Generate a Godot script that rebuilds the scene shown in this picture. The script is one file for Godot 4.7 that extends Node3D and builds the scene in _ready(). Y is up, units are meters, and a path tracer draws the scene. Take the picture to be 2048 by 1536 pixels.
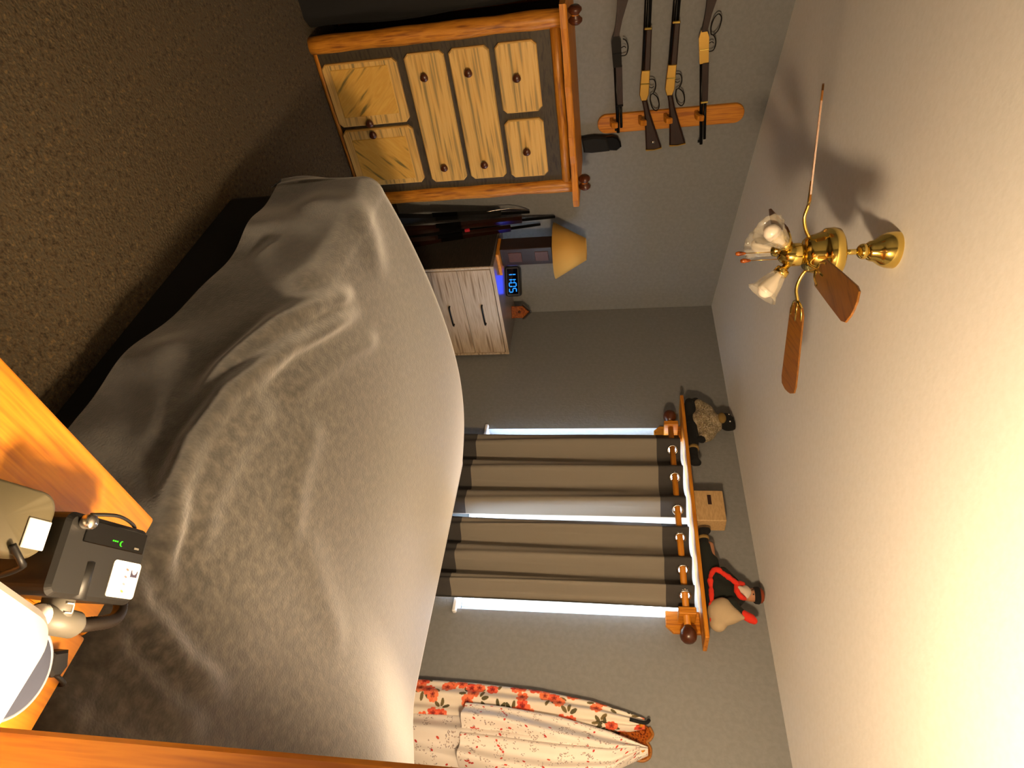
extends Node3D
# A bedroom seen with the camera turned on its side. x runs along the window wall, z towards the camera, y up; metres.

const XL := -3.95      # face of the left wall
const ZB := -3.16      # face of the window wall
const XR := 0.34       # face of the right wall
const ZF := 1.3        # face of the wall behind the camera
const CEIL := 2.23     # ceiling height at the window wall
const SLOPE := 0.128   # rise of the ceiling towards the camera

var used := {}
var M := {}
var rng := RandomNumberGenerator.new()

# ---------------------------------------------------------------- scene graph helpers
func numbered(called: String) -> String:
	if not used.has(called):
		used[called] = 0
		return called
	used[called] += 1
	return "%s_%03d" % [called, used[called]]

func thing(called: String, label: String, category: String, at := Vector3.ZERO, group := "") -> Node3D:
	var o := Node3D.new()
	o.name = numbered(called)
	add_child(o)
	o.position = at
	o.set_meta("label", label)
	o.set_meta("category", category)
	if group != "":
		o.set_meta("group", group)
	return o

func put(called: String, mesh: Mesh, material: Material, parent: Node) -> MeshInstance3D:
	var o := MeshInstance3D.new()
	o.name = called
	o.mesh = mesh
	o.material_override = material
	o.cast_shadow = GeometryInstance3D.SHADOW_CASTING_SETTING_ON
	parent.add_child(o, true)
	return o

func solo(called: String, mesh: Mesh, material: Material, label: String, category: String, group := "") -> MeshInstance3D:
	# a thing that is one mesh
	var o := put(numbered(called), mesh, material, self)
	o.set_meta("label", label)
	o.set_meta("category", category)
	if group != "":
		o.set_meta("group", group)
	return o

func done(st: SurfaceTool) -> Mesh:
	st.generate_normals()
	return st.commit()

func part(called: String, st: SurfaceTool, material: Material, parent: Node) -> MeshInstance3D:
	st.generate_normals()
	return put(called, st.commit(), material, parent)

func struct(called: String, st: SurfaceTool, material: Material) -> MeshInstance3D:
	var o := part(called, st, material, self)
	o.set_meta("kind", "structure")
	return o

# ---------------------------------------------------------------- shape helpers
func mb(smooth := false) -> SurfaceTool:
	var st := SurfaceTool.new()
	st.begin(Mesh.PRIMITIVE_TRIANGLES)
	st.set_smooth_group(0 if smooth else -1)
	return st

func tri(st: SurfaceTool, a: Vector3, b: Vector3, c: Vector3) -> void:
	# a, b, c run counter-clockwise seen from outside
	st.add_vertex(a)
	st.add_vertex(c)
	st.add_vertex(b)

func quad(st: SurfaceTool, a: Vector3, b: Vector3, c: Vector3, d: Vector3) -> void:
	tri(st, a, b, c)
	tri(st, a, c, d)

func box(st: SurfaceTool, c: Vector3, s: Vector3, b := 0.003, basis := Basis.IDENTITY) -> void:
	# chamfered box
	var h := s * 0.5
	b = minf(b, minf(h.x, minf(h.y, h.z)) * 0.9)
	var axes := [basis.x, basis.y, basis.z]
	for ax in 3:
		for sg in [-1.0, 1.0]:
			var u := (ax + 1) % 3
			var v := (ax + 2) % 3
			var n: Vector3 = axes[ax] * sg * h[ax]
			var eu: Vector3 = axes[u] * (h[u] - b)
			var ev: Vector3 = axes[v] * (h[v] - b)
			var p := [c + n - eu - ev, c + n + eu - ev, c + n + eu + ev, c + n - eu + ev]
			if sg > 0:
				quad(st, p[0], p[1], p[2], p[3])
			else:
				quad(st, p[3], p[2], p[1], p[0])
	if b <= 0.0:
		return
	for ax in 3:
		var u := (ax + 1) % 3
		var v := (ax + 2) % 3
		for su in [-1.0, 1.0]:
			for sv in [-1.0, 1.0]:
				var e: Vector3 = axes[ax] * (h[ax] - b)
				var p1: Vector3 = c + axes[u] * su * h[u] + axes[v] * sv * (h[v] - b)
				var p2: Vector3 = c + axes[u] * su * (h[u] - b) + axes[v] * sv * h[v]
				if su * sv > 0:
					quad(st, p1 - e, p2 - e, p2 + e, p1 + e)
				else:
					quad(st, p1 + e, p2 + e, p2 - e, p1 - e)
	for sx in [-1.0, 1.0]:
		for sy in [-1.0, 1.0]:
			for sz in [-1.0, 1.0]:
				var px: Vector3 = c + axes[0] * sx * h.x + axes[1] * sy * (h.y - b) + axes[2] * sz * (h.z - b)
				var py: Vector3 = c + axes[0] * sx * (h.x - b) + axes[1] * sy * h.y + axes[2] * sz * (h.z - b)
				var pz: Vector3 = c + axes[0] * sx * (h.x - b) + axes[1] * sy * (h.y - b) + axes[2] * sz * h.z
				if sx * sy * sz > 0:
					tri(st, px, py, pz)
				else:
					tri(st, px, pz, py)

func lathe(st: SurfaceTool, prof: Array, seg := 24, xf := Transform3D.IDENTITY, wob := 0.0, flute := 0, depth := 0.0) -> void:
	# profile of Vector2(radius, height) from bottom to top, turned about y
	for i in prof.size() - 1:
		for k in seg:
			var q := []
			for e in [[i, k], [i, k + 1], [i + 1, k + 1], [i + 1, k]]:
				var pr: Vector2 = prof[e[0]]
				var an: float = TAU * (e[1] % seg) / seg
				var r: float = pr.x
				if wob > 0.0:
					r *= 1.0 + wob * sin(3.0 * an + 7.0 * pr.y) + wob * 0.6 * sin(5.0 * an - 13.0 * pr.y) + wob * 0.8 * sin(9.0 * pr.y + 2.0 * an)
				if flute > 0:
					r *= 1.0 + depth * cos(flute * an)
				q.append(xf * Vector3(r * cos(an), pr.y, -r * sin(an)))
			if prof[i].x < 0.00001:
				tri(st, q[0], q[2], q[3])
			elif prof[i + 1].x < 0.00001:
				tri(st, q[0], q[1], q[2])
			else:
				quad(st, q[0], q[1], q[2], q[3])

func tube(st: SurfaceTool, pts: Array, rad, seg := 10, caps := true, ribs := 0.0) -> void:
	# round bar through points; rad is a number or an array
	var rings := []
	var last_n := Vector3.ZERO
	for i in pts.size():
		var t: Vector3
		if i == 0:
			t = pts[1] - pts[0]
		elif i == pts.size() - 1:
			t = pts[i] - pts[i - 1]
		else:
			t = (pts[i + 1] - pts[i]).normalized() + (pts[i] - pts[i - 1]).normalized()
		t = t.normalized()
		if last_n == Vector3.ZERO:
			last_n = (Vector3.UP if absf(t.y) < 0.9 else Vector3.RIGHT)
		var n := (last_n - t * t.dot(last_n)).normalized()
		last_n = n
		var bn := t.cross(n)
		var r: float = rad[i] if rad is Array else rad
		if ribs > 0.0 and i % 2 == 1:
			r *= 1.0 - ribs
		var ring := []
		for k in seg:
			var an := TAU * k / seg
			ring.append(pts[i] + (n * cos(an) + bn * sin(an)) * r)
		rings.append(ring)
	for i in pts.size() - 1:
		for k in seg:
			var k2 := (k + 1) % seg
			quad(st, rings[i][k], rings[i][k2], rings[i + 1][k2], rings[i + 1][k])
	if caps:
		var a: Vector3 = pts[0]
		var z: Vector3 = pts[pts.size() - 1]
		for k in seg:
			var k2 := (k + 1) % seg
			tri(st, a, rings[0][k2], rings[0][k])
			tri(st, z, rings[pts.size() - 1][k], rings[pts.size() - 1][k2])

func curve(pts: Array, n := 8) -> Array:
	# Catmull-Rom through points
	var out := []
	for i in pts.size() - 1:
		var p0: Vector3 = pts[maxi(i - 1, 0)]
		var p1: Vector3 = pts[i]
		var p2: Vector3 = pts[i + 1]
		var p3: Vector3 = pts[mini(i + 2, pts.size() - 1)]
		for k in n:
			var t := float(k) / n
			out.append(0.5 * ((2.0 * p1) + (p2 - p0) * t + (2.0 * p0 - 5.0 * p1 + 4.0 * p2 - p3) * t * t + (3.0 * p1 - p0 - 3.0 * p2 + p3) * t * t * t))
	out.append(pts[pts.size() - 1])
	return out

func prism(st: SurfaceTool, poly: PackedVector2Array, depth: float, xf: Transform3D, bev := 0.0, uv_turn := 0.0) -> void:
	# polygon in local x, y (counter-clockwise), thick along local z from 0 to depth, front edge bevelled
	if Geometry2D.is_polygon_clockwise(poly):
		poly.reverse()
	var n := poly.size()
	var top := PackedVector2Array()
	if bev > 0.0:
		for i in n:
			var a := poly[(i + n - 1) % n]
			var b := poly[i]
			var c := poly[(i + 1) % n]
			var d1 := (b - a).normalized()
			var d2 := (c - b).normalized()
			var n1 := Vector2(-d1.y, d1.x)
			var n2 := Vector2(-d2.y, d2.x)
			var m := (n1 + n2).normalized()
			top.append(b + m * bev / maxf(m.dot(n1), 0.5))
	else:
		top = poly
	var cs := cos(uv_turn)
	var sn := sin(uv_turn)
	var tr := Geometry2D.triangulate_polygon(top)
	for i in range(0, tr.size(), 3):
		var t := [top[tr[i]], top[tr[i + 1]], top[tr[i + 2]]]
		if (t[1] - t[0]).cross(t[2] - t[0]) < 0:
			t = [t[0], t[2], t[1]]
		for k in [0, 2, 1]:
			st.set_uv(Vector2(t[k].x * cs - t[k].y * sn, t[k].x * sn + t[k].y * cs))
			st.add_vertex(xf * Vector3(t[k].x, t[k].y, depth))
	tr = Geometry2D.triangulate_polygon(poly)
	for i in range(0, tr.size(), 3):
		var t := [poly[tr[i]], poly[tr[i + 1]], poly[tr[i + 2]]]
		if (t[1] - t[0]).cross(t[2] - t[0]) < 0:
			t = [t[0], t[2], t[1]]
		for k in 3:
			st.set_uv(Vector2(t[k].x * cs - t[k].y * sn, t[k].x * sn + t[k].y * cs))
			st.add_vertex(xf * Vector3(t[k].x, t[k].y, 0))
	for i in n:
		var j := (i + 1) % n
		var a := xf * Vector3(poly[i].x, poly[i].y, 0)
		var b := xf * Vector3(poly[j].x, poly[j].y, 0)
		var c := xf * Vector3(poly[j].x, poly[j].y, depth - bev)
		var d := xf * Vector3(poly[i].x, poly[i].y, depth - bev)
		st.set_uv(Vector2(poly[i].x * cs - poly[i].y * sn, poly[i].x * sn + poly[i].y * cs))
		quad(st, a, b, c, d)
		if bev > 0.0:
			quad(st, d, c, xf * Vector3(top[j].x, top[j].y, depth), xf * Vector3(top[i].x, top[i].y, depth))

func clipped(w: float, h: float, c: float) -> PackedVector2Array:
	# rectangle about the origin with cut corners
	var x := w * 0.5
	var y := h * 0.5
	return PackedVector2Array([Vector2(-x + c, -y), Vector2(x - c, -y), Vector2(x, -y + c), Vector2(x, y - c), Vector2(x - c, y), Vector2(-x + c, y), Vector2(-x, y - c), Vector2(-x, -y + c)])

func rounded(w: float, h: float, r: float, seg := 5) -> PackedVector2Array:
	var out := PackedVector2Array()
	for q in [[1, 1, 0.0], [-1, 1, PI / 2], [-1, -1, PI], [1, -1, PI * 1.5]]:
		for k in seg + 1:
			var an: float = q[2] + PI / 2 * k / seg
			out.append(Vector2(q[0] * (w * 0.5 - r) + r * cos(an), q[1] * (h * 0.5 - r) + r * sin(an)))
	return out

func poly(a: Array) -> PackedVector2Array:
	var out := PackedVector2Array()
	for i in range(0, a.size(), 2):
		out.append(Vector2(a[i], a[i + 1]))
	return out

func sheet(P: PackedVector3Array, nu: int, nv: int, uv: PackedVector2Array, thick: float, skip := {}) -> ArrayMesh:
	# cloth through a grid of (nu+1) x (nv+1) points, index i * (nv+1) + j, with real thickness
	var w := nv + 1
	var N := PackedVector3Array()
	N.resize(P.size())
	for i in nu + 1:
		for j in w:
			var du := P[mini(i + 1, nu) * w + j] - P[maxi(i - 1, 0) * w + j]
			var dv := P[i * w + mini(j + 1, nv)] - P[i * w + maxi(j - 1, 0)]
			var n := du.cross(dv)
			N[i * w + j] = n.normalized() if n.length_squared() > 1e-16 else Vector3.UP
	var V := PackedVector3Array()
	var NN := PackedVector3Array()
	var UV := PackedVector2Array()
	var I := PackedInt32Array()
	for k in P.size():
		V.append(P[k] + N[k] * thick * 0.5)
		NN.append(N[k])
		UV.append(uv[k])
	for k in P.size():
		V.append(P[k] - N[k] * thick * 0.5)
		NN.append(-N[k])
		UV.append(uv[k])
	var o := P.size()
	for i in nu:
		for j in nv:
			if skip.has(Vector2i(i, j)):
				continue
			var a := i * w + j
			var b := (i + 1) * w + j
			var c := (i + 1) * w + j + 1
			var d := i * w + j + 1
			I.append_array([a, c, b, a, d, c, o + a, o + b, o + c, o + a, o + c, o + d])
	var edge := []
	for i in nu:
		edge.append([(i + 1) * w, i * w])
		edge.append([i * w + nv, (i + 1) * w + nv])
	for j in nv:
		edge.append([j, j + 1])
		edge.append([nu * w + j + 1, nu * w + j])
	for e in edge:
		I.append_array([e[0], e[1], o + e[1], e[0], o + e[1], o + e[0]])
	var arr := []
	arr.resize(Mesh.ARRAY_MAX)
	arr[Mesh.ARRAY_VERTEX] = V
	arr[Mesh.ARRAY_NORMAL] = NN
	arr[Mesh.ARRAY_TEX_UV] = UV
	arr[Mesh.ARRAY_INDEX] = I
	var m := ArrayMesh.new()
	m.add_surface_from_arrays(Mesh.PRIMITIVE_TRIANGLES, arr)
	return m

func blob(bones: Array, k: float, cell: float) -> ArrayMesh:
	# one continuous surface round tapered capsules [from, to, radius, radius], joined by a smooth minimum (surface nets)
	var lo := Vector3.INF
	var hi := -Vector3.INF
	for b in bones:
		for e in [[b[0], b[2]], [b[1], b[3]]]:
			lo = lo.min(e[0] - Vector3.ONE * (e[1] + cell * 3))
			hi = hi.max(e[0] + Vector3.ONE * (e[1] + cell * 3))
	var n := Vector3i(((hi - lo) / cell).ceil()) + Vector3i.ONE
	var F := PackedFloat32Array()
	F.resize(n.x * n.y * n.z)
	F.fill(1.0)
	for b in bones:
		var ba: Vector3 = b[1] - b[0]
		var l2 := maxf(ba.length_squared(), 1e-9)
		var reach: float = maxf(b[2], b[3]) + k * 2.0 + cell * 2.0
		var mn: Vector3 = (b[0] as Vector3).min(b[1]) - Vector3.ONE * reach
		var mx: Vector3 = (b[0] as Vector3).max(b[1]) + Vector3.ONE * reach
		var i0 := Vector3i(((mn - lo) / cell).floor()).clamp(Vector3i.ZERO, n - Vector3i.ONE)
		var i1 := Vector3i(((mx - lo) / cell).ceil()).clamp(Vector3i.ZERO, n - Vector3i.ONE)
		for x in range(i0.x, i1.x + 1):
			for y in range(i0.y, i1.y + 1):
				for z in range(i0.z, i1.z + 1):
					var p := lo + Vector3(x, y, z) * cell
					var t := clampf((p - b[0]).dot(ba) / l2, 0.0, 1.0)
					var d: float = (p - b[0] - ba * t).length() - lerpf(b[2], b[3], t)
					var at := (x * n.y + y) * n.z + z
					var e := F[at]
					var hh := maxf(k - absf(e - d), 0.0) / k
					F[at] = minf(e, d) - hh * hh * k * 0.25
	var idx := {}
	var V := PackedVector3Array()
	var offs := [Vector3i(0, 0, 0), Vector3i(1, 0, 0), Vector3i(0, 1, 0), Vector3i(1, 1, 0), Vector3i(0, 0, 1), Vector3i(1, 0, 1), Vector3i(0, 1, 1), Vector3i(1, 1, 1)]
	var edges := [[0, 1], [2, 3], [4, 5], [6, 7], [0, 2], [1, 3], [4, 6], [5, 7], [0, 4], [1, 5], [2, 6], [3, 7]]
	for x in n.x - 1:
		for y in n.y - 1:
			for z in n.z - 1:
				var base := (x * n.y + y) * n.z + z
				var v := [F[base], F[base + n.y * n.z], F[base + n.z], F[base + n.y * n.z + n.z], F[base + 1], F[base + n.y * n.z + 1], F[base + n.z + 1], F[base + n.y * n.z + n.z + 1]]
				var neg := 0
				for q in v:
					if q < 0.0:
						neg += 1
				if neg == 0 or neg == 8:
					continue
				var s := Vector3.ZERO
				var c := 0
				for e in edges:
					if (v[e[0]] < 0.0) != (v[e[1]] < 0.0):
						var t: float = v[e[0]] / (v[e[0]] - v[e[1]])
						s += Vector3(offs[e[0]]).lerp(Vector3(offs[e[1]]), t)
						c += 1
				idx[Vector3i(x, y, z)] = V.size()
				V.append(lo + (Vector3(x, y, z) + s / c) * cell)
	var st := mb(true)
	for x in range(1, n.x - 1):
		for y in range(1, n.y - 1):
			for z in range(1, n.z - 1):
				var base := (x * n.y + y) * n.z + z
				var a := F[base] < 0.0
				for ax in 3:
					var step := [n.y * n.z, n.z, 1]
					if a == (F[base + step[ax]] < 0.0):
						continue
					var u := Vector3i.ZERO
					var w := Vector3i.ZERO
					u[(ax + 1) % 3] = 1
					w[(ax + 2) % 3] = 1
					var p := Vector3i(x, y, z)
					var q := [idx.get(p - u - w, -1), idx.get(p - w, -1), idx.get(p, -1), idx.get(p - u, -1)]
					if q.has(-1):
						continue
					if a:
						quad(st, V[q[0]], V[q[1]], V[q[2]], V[q[3]])
					else:
						quad(st, V[q[3]], V[q[2]], V[q[1]], V[q[0]])
	st.generate_normals()
	return st.commit()

func ball(c: Vector3, r: Vector3, seg := 16) -> SurfaceTool:
	var st := mb(true)
	var prof := []
	for i in seg / 2 + 1:
		var an := -PI / 2 + PI * i / (seg / 2)
		prof.append(Vector2(maxf(cos(an), 0.0) if i > 0 and i < seg / 2 else 0.0, sin(an)))
	lathe(st, prof, seg, Transform3D(Basis.from_scale(r), c))
	return st

func ring(st: SurfaceTool, c: Vector3, basis: Basis, R: float, r: float, seg := 20) -> void:
	# torus in the x-y plane of the basis
	for i in seg:
		for k in 8:
			var q := []
			for e in [[i, k], [i + 1, k], [i + 1, k + 1], [i, k + 1]]:
				var a: float = TAU * e[0] / seg
				var b: float = TAU * e[1] / 8.0
				q.append(c + basis * Vector3((R + r * cos(b)) * cos(a), (R + r * cos(b)) * sin(a), r * sin(b)))
			quad(st, q[0], q[1], q[2], q[3])

# ---------------------------------------------------------------- materials
func plain(col: Color, rough := 0.6, metal := 0.0) -> StandardMaterial3D:
	var m := StandardMaterial3D.new()
	m.albedo_color = col
	m.roughness = rough
	m.metallic = metal
	return m

func noise_image(sd: int, freq: float, octaves: int, size := 256) -> Image:
	var f := FastNoiseLite.new()
	f.seed = sd
	f.noise_type = FastNoiseLite.TYPE_SIMPLEX_SMOOTH
	f.frequency = freq
	f.fractal_octaves = octaves
	return f.get_seamless_image(size, size, false, false, 0.15, true)

func ramp(sd: int, freq: float, octaves: int, cols: Array, size := 256) -> ImageTexture:
	# noise laid out over a row of colours
	var g := noise_image(sd, freq, octaves, size)
	var im := Image.create(size, size, false, Image.FORMAT_RGB8)
	for x in size:
		for y in size:
			var t := clampf((g.get_pixel(x, y).r - 0.15) / 0.7, 0.0, 0.9999) * (cols.size() - 1)
			im.set_pixel(x, y, (cols[int(t)] as Color).lerp(cols[int(t) + 1], t - int(t)))
	return ImageTexture.create_from_image(im)

func grained(tex: Texture2D, scale: Vector3, rough := 0.5, triplanar := true) -> StandardMaterial3D:
	var m := plain(Color.WHITE, rough)
	m.albedo_texture = tex
	m.uv1_triplanar = triplanar
	m.uv1_scale = scale
	return m

func relief(m: StandardMaterial3D, tex: Texture2D, cm: float) -> StandardMaterial3D:
	m.heightmap_enabled = true
	m.heightmap_texture = tex
	m.heightmap_scale = cm
	return m

func glow(col: Color, energy: float) -> StandardMaterial3D:
	var m := plain(Color.BLACK, 0.5)
	m.emission_enabled = true
	m.emission = col
	m.emission_energy_multiplier = energy
	return m

func blot(im: Image, cx: float, cy: float, rx: float, ry: float, turn: float, col: Color) -> void:
	var s := im.get_width()
	var r := int(ceil(maxf(rx, ry))) + 1
	for dx in range(-r, r + 1):
		for dy in range(-r, r + 1):
			var u := dx * cos(turn) + dy * sin(turn)
			var v := -dx * sin(turn) + dy * cos(turn)
			if (u * u) / (rx * rx) + (v * v) / (ry * ry) <= 1.0:
				im.set_pixel(posmod(int(cx) + dx, s), posmod(int(cy) + dy, s), col)

func flower_print(sd: int, bold: bool) -> ImageTexture:
	var s := 384
	var im := Image.create(s, s, false, Image.FORMAT_RGB8)
	im.fill(Color(0.84, 0.80, 0.75) if bold else Color(0.86, 0.83, 0.80))
	var r := RandomNumberGenerator.new()
	r.seed = sd
	if bold:
		for k in 46:
			var x := r.randf() * s
			var y := r.randf() * s
			var an := r.randf() * TAU
			for q in 3:
				blot(im, x + cos(an + q) * 17, y + sin(an + q) * 17, 11, 5, an + q, Color(0.26, 0.25, 0.16).lerp(Color(0.42, 0.36, 0.22), r.randf()))
		for k in 84:
			var x := r.randf() * s
			var y := r.randf() * s
			var base := Color(0.78, 0.20, 0.13).lerp(Color(0.88, 0.42, 0.24), r.randf())
			for q in 9:
				var an := TAU * q / 9.0 + r.randf() * 0.5
				blot(im, x + cos(an) * 11, y + sin(an) * 11, 8, 6, an, base.lerp(Color(0.93, 0.60, 0.45), r.randf() * 0.5))
			for q in 5:
				var an := TAU * q / 5.0
				blot(im, x + cos(an) * 5, y + sin(an) * 5, 4, 3, an, base.darkened(0.25))
			blot(im, x, y, 3, 3, 0, Color(0.45, 0.08, 0.10))
	else:
		for k in 170:
			var x := r.randf() * s
			var y := r.randf() * s
			for q in 4:
				blot(im, x + r.randf_range(-9, 9), y + r.randf_range(-9, 9), r.randf_range(2, 3.4), r.randf_range(1.2, 2.0), r.randf() * TAU, Color(0.50, 0.47, 0.49).lerp(Color(0.66, 0.58, 0.52), r.randf()))
		for k in 42:
			blot(im, r.randf() * s, r.randf() * s, 6, 3.4, r.randf() * TAU, Color(0.66, 0.13, 0.13).lerp(Color(0.78, 0.34, 0.24), r.randf()))
	return ImageTexture.create_from_image(im)

func camo_print() -> ImageTexture:
	var s := 256
	var im := Image.create(s, s, false, Image.FORMAT_RGB8)
	im.fill(Color(0.52, 0.47, 0.36))
	var r := RandomNumberGenerator.new()
	r.seed = 77
	var cols := [Color(0.72, 0.66, 0.56), Color(0.30, 0.27, 0.17), Color(0.62, 0.55, 0.40), Color(0.40, 0.30, 0.22), Color(0.80, 0.74, 0.66)]
	for k in 420:
		blot(im, r.randf() * s, r.randf() * s, r.randf_range(4, 11), r.randf_range(2, 6), r.randf() * TAU, cols[r.randi() % cols.size()])
	return ImageTexture.create_from_image(im)

func card_print() -> ImageTexture:
	var im := Image.create(160, 160, false, Image.FORMAT_RGB8)
	im.fill(Color(0.93, 0.92, 0.90))
	var grey := Color(0.74, 0.72, 0.70)
	for row in 4:
		for line in 2 + row % 2:
			im.fill_rect(Rect2i(12, 28 + row * 32 + line * 7, 52 - line * 6, 3), grey)
		blot(im, 84, 34 + row * 32, 9, 5, 0.4, [Color(0.42, 0.36, 0.33), Color(0.46, 0.40, 0.44), Color(0.48, 0.48, 0.54), Color(0.86, 0.56, 0.30)][row])
	im.fill_rect(Rect2i(12, 12, 56, 4), grey)
	im.fill_rect(Rect2i(108, 34, 40, 30), Color(0.20, 0.18, 0.26))
	blot(im, 128, 30, 15, 22, 0, Color(0.90, 0.83, 0.80))
	for line in 4:
		im.fill_rect(Rect2i(104, 80 + line * 10, 44 - line * 5, 3), grey)
	return ImageTexture.create_from_image(im)

func make_materials() -> void:
	rng.seed = 4
	var peel := ImageTexture.create_from_image(noise_image(3, 0.035, 3))
	var fine := ImageTexture.create_from_image(noise_image(8, 0.12, 3))
	M.fine = fine
	M.wall = relief(grained(ramp(5, 0.02, 4, [Color(0.475, 0.48, 0.48), Color(0.50, 0.505, 0.505)]), Vector3.ONE * 1.5, 0.75), peel, 0.05)
	M.wall.uv1_scale = Vector3.ONE * 6.0
	M.ceiling = relief(grained(ramp(6, 0.02, 4, [Color(0.905, 0.90, 0.885), Color(0.925, 0.92, 0.91)]), Vector3.ONE * 6.0, 0.9), peel, 0.02)
	M.carpet = relief(grained(ramp(11, 0.03, 5, [Color(0.17, 0.135, 0.08), Color(0.29, 0.235, 0.15), Color(0.25, 0.22, 0.16), Color(0.36, 0.29, 0.18)], 512), Vector3.ONE * 2.6, 1.0), fine, 0.5)
	M.lining = plain(Color(0.86, 0.86, 0.84), 0.9)
	M.vinyl = plain(Color(0.90, 0.91, 0.92), 0.45)
	M.glass = plain(Color(0.92, 0.96, 0.97, 0.08), 0.03)
	M.glass.transparency = BaseMaterial3D.TRANSPARENCY_ALPHA
	# woods; the grain runs along the axis with the small scale
	var honey := ramp(21, 0.035, 4, [Color(0.60, 0.34, 0.05), Color(0.74, 0.455, 0.07), Color(0.80, 0.52, 0.10), Color(0.70, 0.42, 0.06)])
	var log_tex := ramp(22, 0.03, 4, [Color(0.46, 0.25, 0.06), Color(0.68, 0.43, 0.11), Color(0.78, 0.52, 0.16), Color(0.60, 0.35, 0.08)])
	var pine := ramp(23, 0.03, 4, [Color(0.56, 0.48, 0.30), Color(0.79, 0.63, 0.35), Color(0.84, 0.69, 0.41), Color(0.80, 0.63, 0.34), Color(0.62, 0.52, 0.32)])
	var panel := ramp(24, 0.03, 4, [Color(0.44, 0.38, 0.20), Color(0.77, 0.59, 0.26), Color(0.82, 0.64, 0.30), Color(0.79, 0.60, 0.26), Color(0.83, 0.66, 0.32)])
	var pale := ramp(25, 0.03, 4, [Color(0.50, 0.42, 0.33), Color(0.68, 0.60, 0.50), Color(0.74, 0.67, 0.58), Color(0.66, 0.58, 0.48), Color(0.78, 0.71, 0.62)])
	var dark := ramp(26, 0.04, 4, [Color(0.13, 0.10, 0.06), Color(0.24, 0.20, 0.13), Color(0.20, 0.17, 0.11)])
	var walnut := ramp(27, 0.04, 4, [Color(0.09, 0.038, 0.018), Color(0.17, 0.07, 0.03), Color(0.13, 0.055, 0.025)])
	M.honey_x = grained(honey, Vector3(0.3, 5, 5), 0.5)
	M.honey_y = grained(honey, Vector3(5, 0.3, 5), 0.55)
	M.honey_z = grained(honey, Vector3(5, 5, 0.3), 0.55)
	M.log_y = grained(log_tex, Vector3(6, 0.6, 6), 0.42)
	M.log_z = grained(log_tex, Vector3(6, 6, 0.5), 0.42)
	M.pine_u = grained(pine, Vector3(0.16, 3.4, 1), 0.42, false)
	M.panel_u = grained(panel, Vector3(0.35, 2.6, 1), 0.42, false)
	M.pale_u = grained(pale, Vector3(0.2, 3.6, 1), 0.5, false)
	M.pale_z = grained(pale, Vector3(6, 6, 0.3), 0.5)
	M.dark_wood = grained(dark, Vector3(6, 6, 0.9), 0.6)
	M.dark_side = grained(ramp(28, 0.04, 3, [Color(0.17, 0.145, 0.12), Color(0.24, 0.205, 0.17)]), Vector3(1, 6, 6), 0.6)
	M.grey_top = grained(ramp(29, 0.04, 3, [Color(0.40, 0.37, 0.35), Color(0.50, 0.46, 0.43)]), Vector3(6, 6, 0.8), 0.32)
	M.walnut = grained(walnut, Vector3(7, 0.9, 7), 0.28)
	M.walnut_x = grained(walnut, Vector3(0.9, 7, 7), 0.6)
	M.knob = grained(ramp(30, 0.05, 3, [Color(0.16, 0.07, 0.03), Color(0.34, 0.17, 0.08), Color(0.25, 0.11, 0.05)]), Vector3.ONE * 12, 0.3)
	M.burl = grained(ramp(31, 0.035, 4, [Color(0.26, 0.09, 0.02), Color(0.52, 0.24, 0.06), Color(0.62, 0.34, 0.10), Color(0.36, 0.14, 0.03)]), Vector3.ONE * 5, 0.22)
	M.bark = grained(ramp(32, 0.05, 3, [Color(0.30, 0.17, 0.06), Color(0.66, 0.42, 0.14), Color(0.50, 0.30, 0.10)]), Vector3.ONE * 14, 0.5)
	M.blade = grained(ramp(33, 0.035, 4, [Color(0.38, 0.225, 0.04), Color(0.52, 0.33, 0.075), Color(0.46, 0.28, 0.055)]), Vector3(0.5, 5, 5), 0.4)
	# metals
	M.brass = plain(Color(0.90, 0.78, 0.42), 0.12, 1.0)
	M.old_brass = plain(Color(0.82, 0.66, 0.34), 0.3, 1.0)
	M.steel = plain(Color(0.72, 0.70, 0.67), 0.25, 1.0)
	M.black_metal = plain(Color(0.05, 0.05, 0.05), 0.35, 0.6)
	M.gun_metal = plain(Color(0.06, 0.057, 0.055), 0.34, 0.7)
	# plastics, cloth
	M.black = plain(Color(0.06, 0.055, 0.045), 0.5)
	M.black_soft = plain(Color(0.03, 0.03, 0.028), 0.85)
	M.black_matt = plain(Color(0.05, 0.046, 0.04), 0.95)
	M.grey_plastic = plain(Color(0.36, 0.345, 0.31), 0.5)
	M.smoke_plastic = plain(Color(0.33, 0.305, 0.23), 0.3)
	M.white_plastic = plain(Color(0.90, 0.88, 0.85), 0.5)
	M.slate_cloth = relief(plain(Color(0.20, 0.22, 0.29), 0.9), fine, 0.1)
	M.blanket = relief(grained(ramp(41, 0.014, 6, [Color(0.15, 0.138, 0.118), Color(0.215, 0.20, 0.175), Color(0.29, 0.27, 0.24)], 512), Vector3(4.0, 4.0, 1), 1.0, false), fine, 0.05)
	M.blanket.rim_enabled = true
	M.blanket.rim = 2.0
	M.blanket.rim_tint = 0.0
	M.curtain = relief(grained(ramp(42, 0.06, 3, [Color(0.53, 0.505, 0.455), Color(0.61, 0.575, 0.525)]), Vector3(14, 60, 1), 0.95, false), fine, 0.12)
	M.curtain_band = relief(grained(ramp(43, 0.06, 3, [Color(0.245, 0.235, 0.23), Color(0.295, 0.285, 0.275)]), Vector3(14, 40, 1), 0.95, false), fine, 0.12)
	M.bold_floral = grained(flower_print(5, true), Vector3(1.7, 1.7, 1), 0.85, false)
	M.small_floral = grained(flower_print(9, false), Vector3(2.0, 2.0, 1), 0.85, false)
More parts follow.
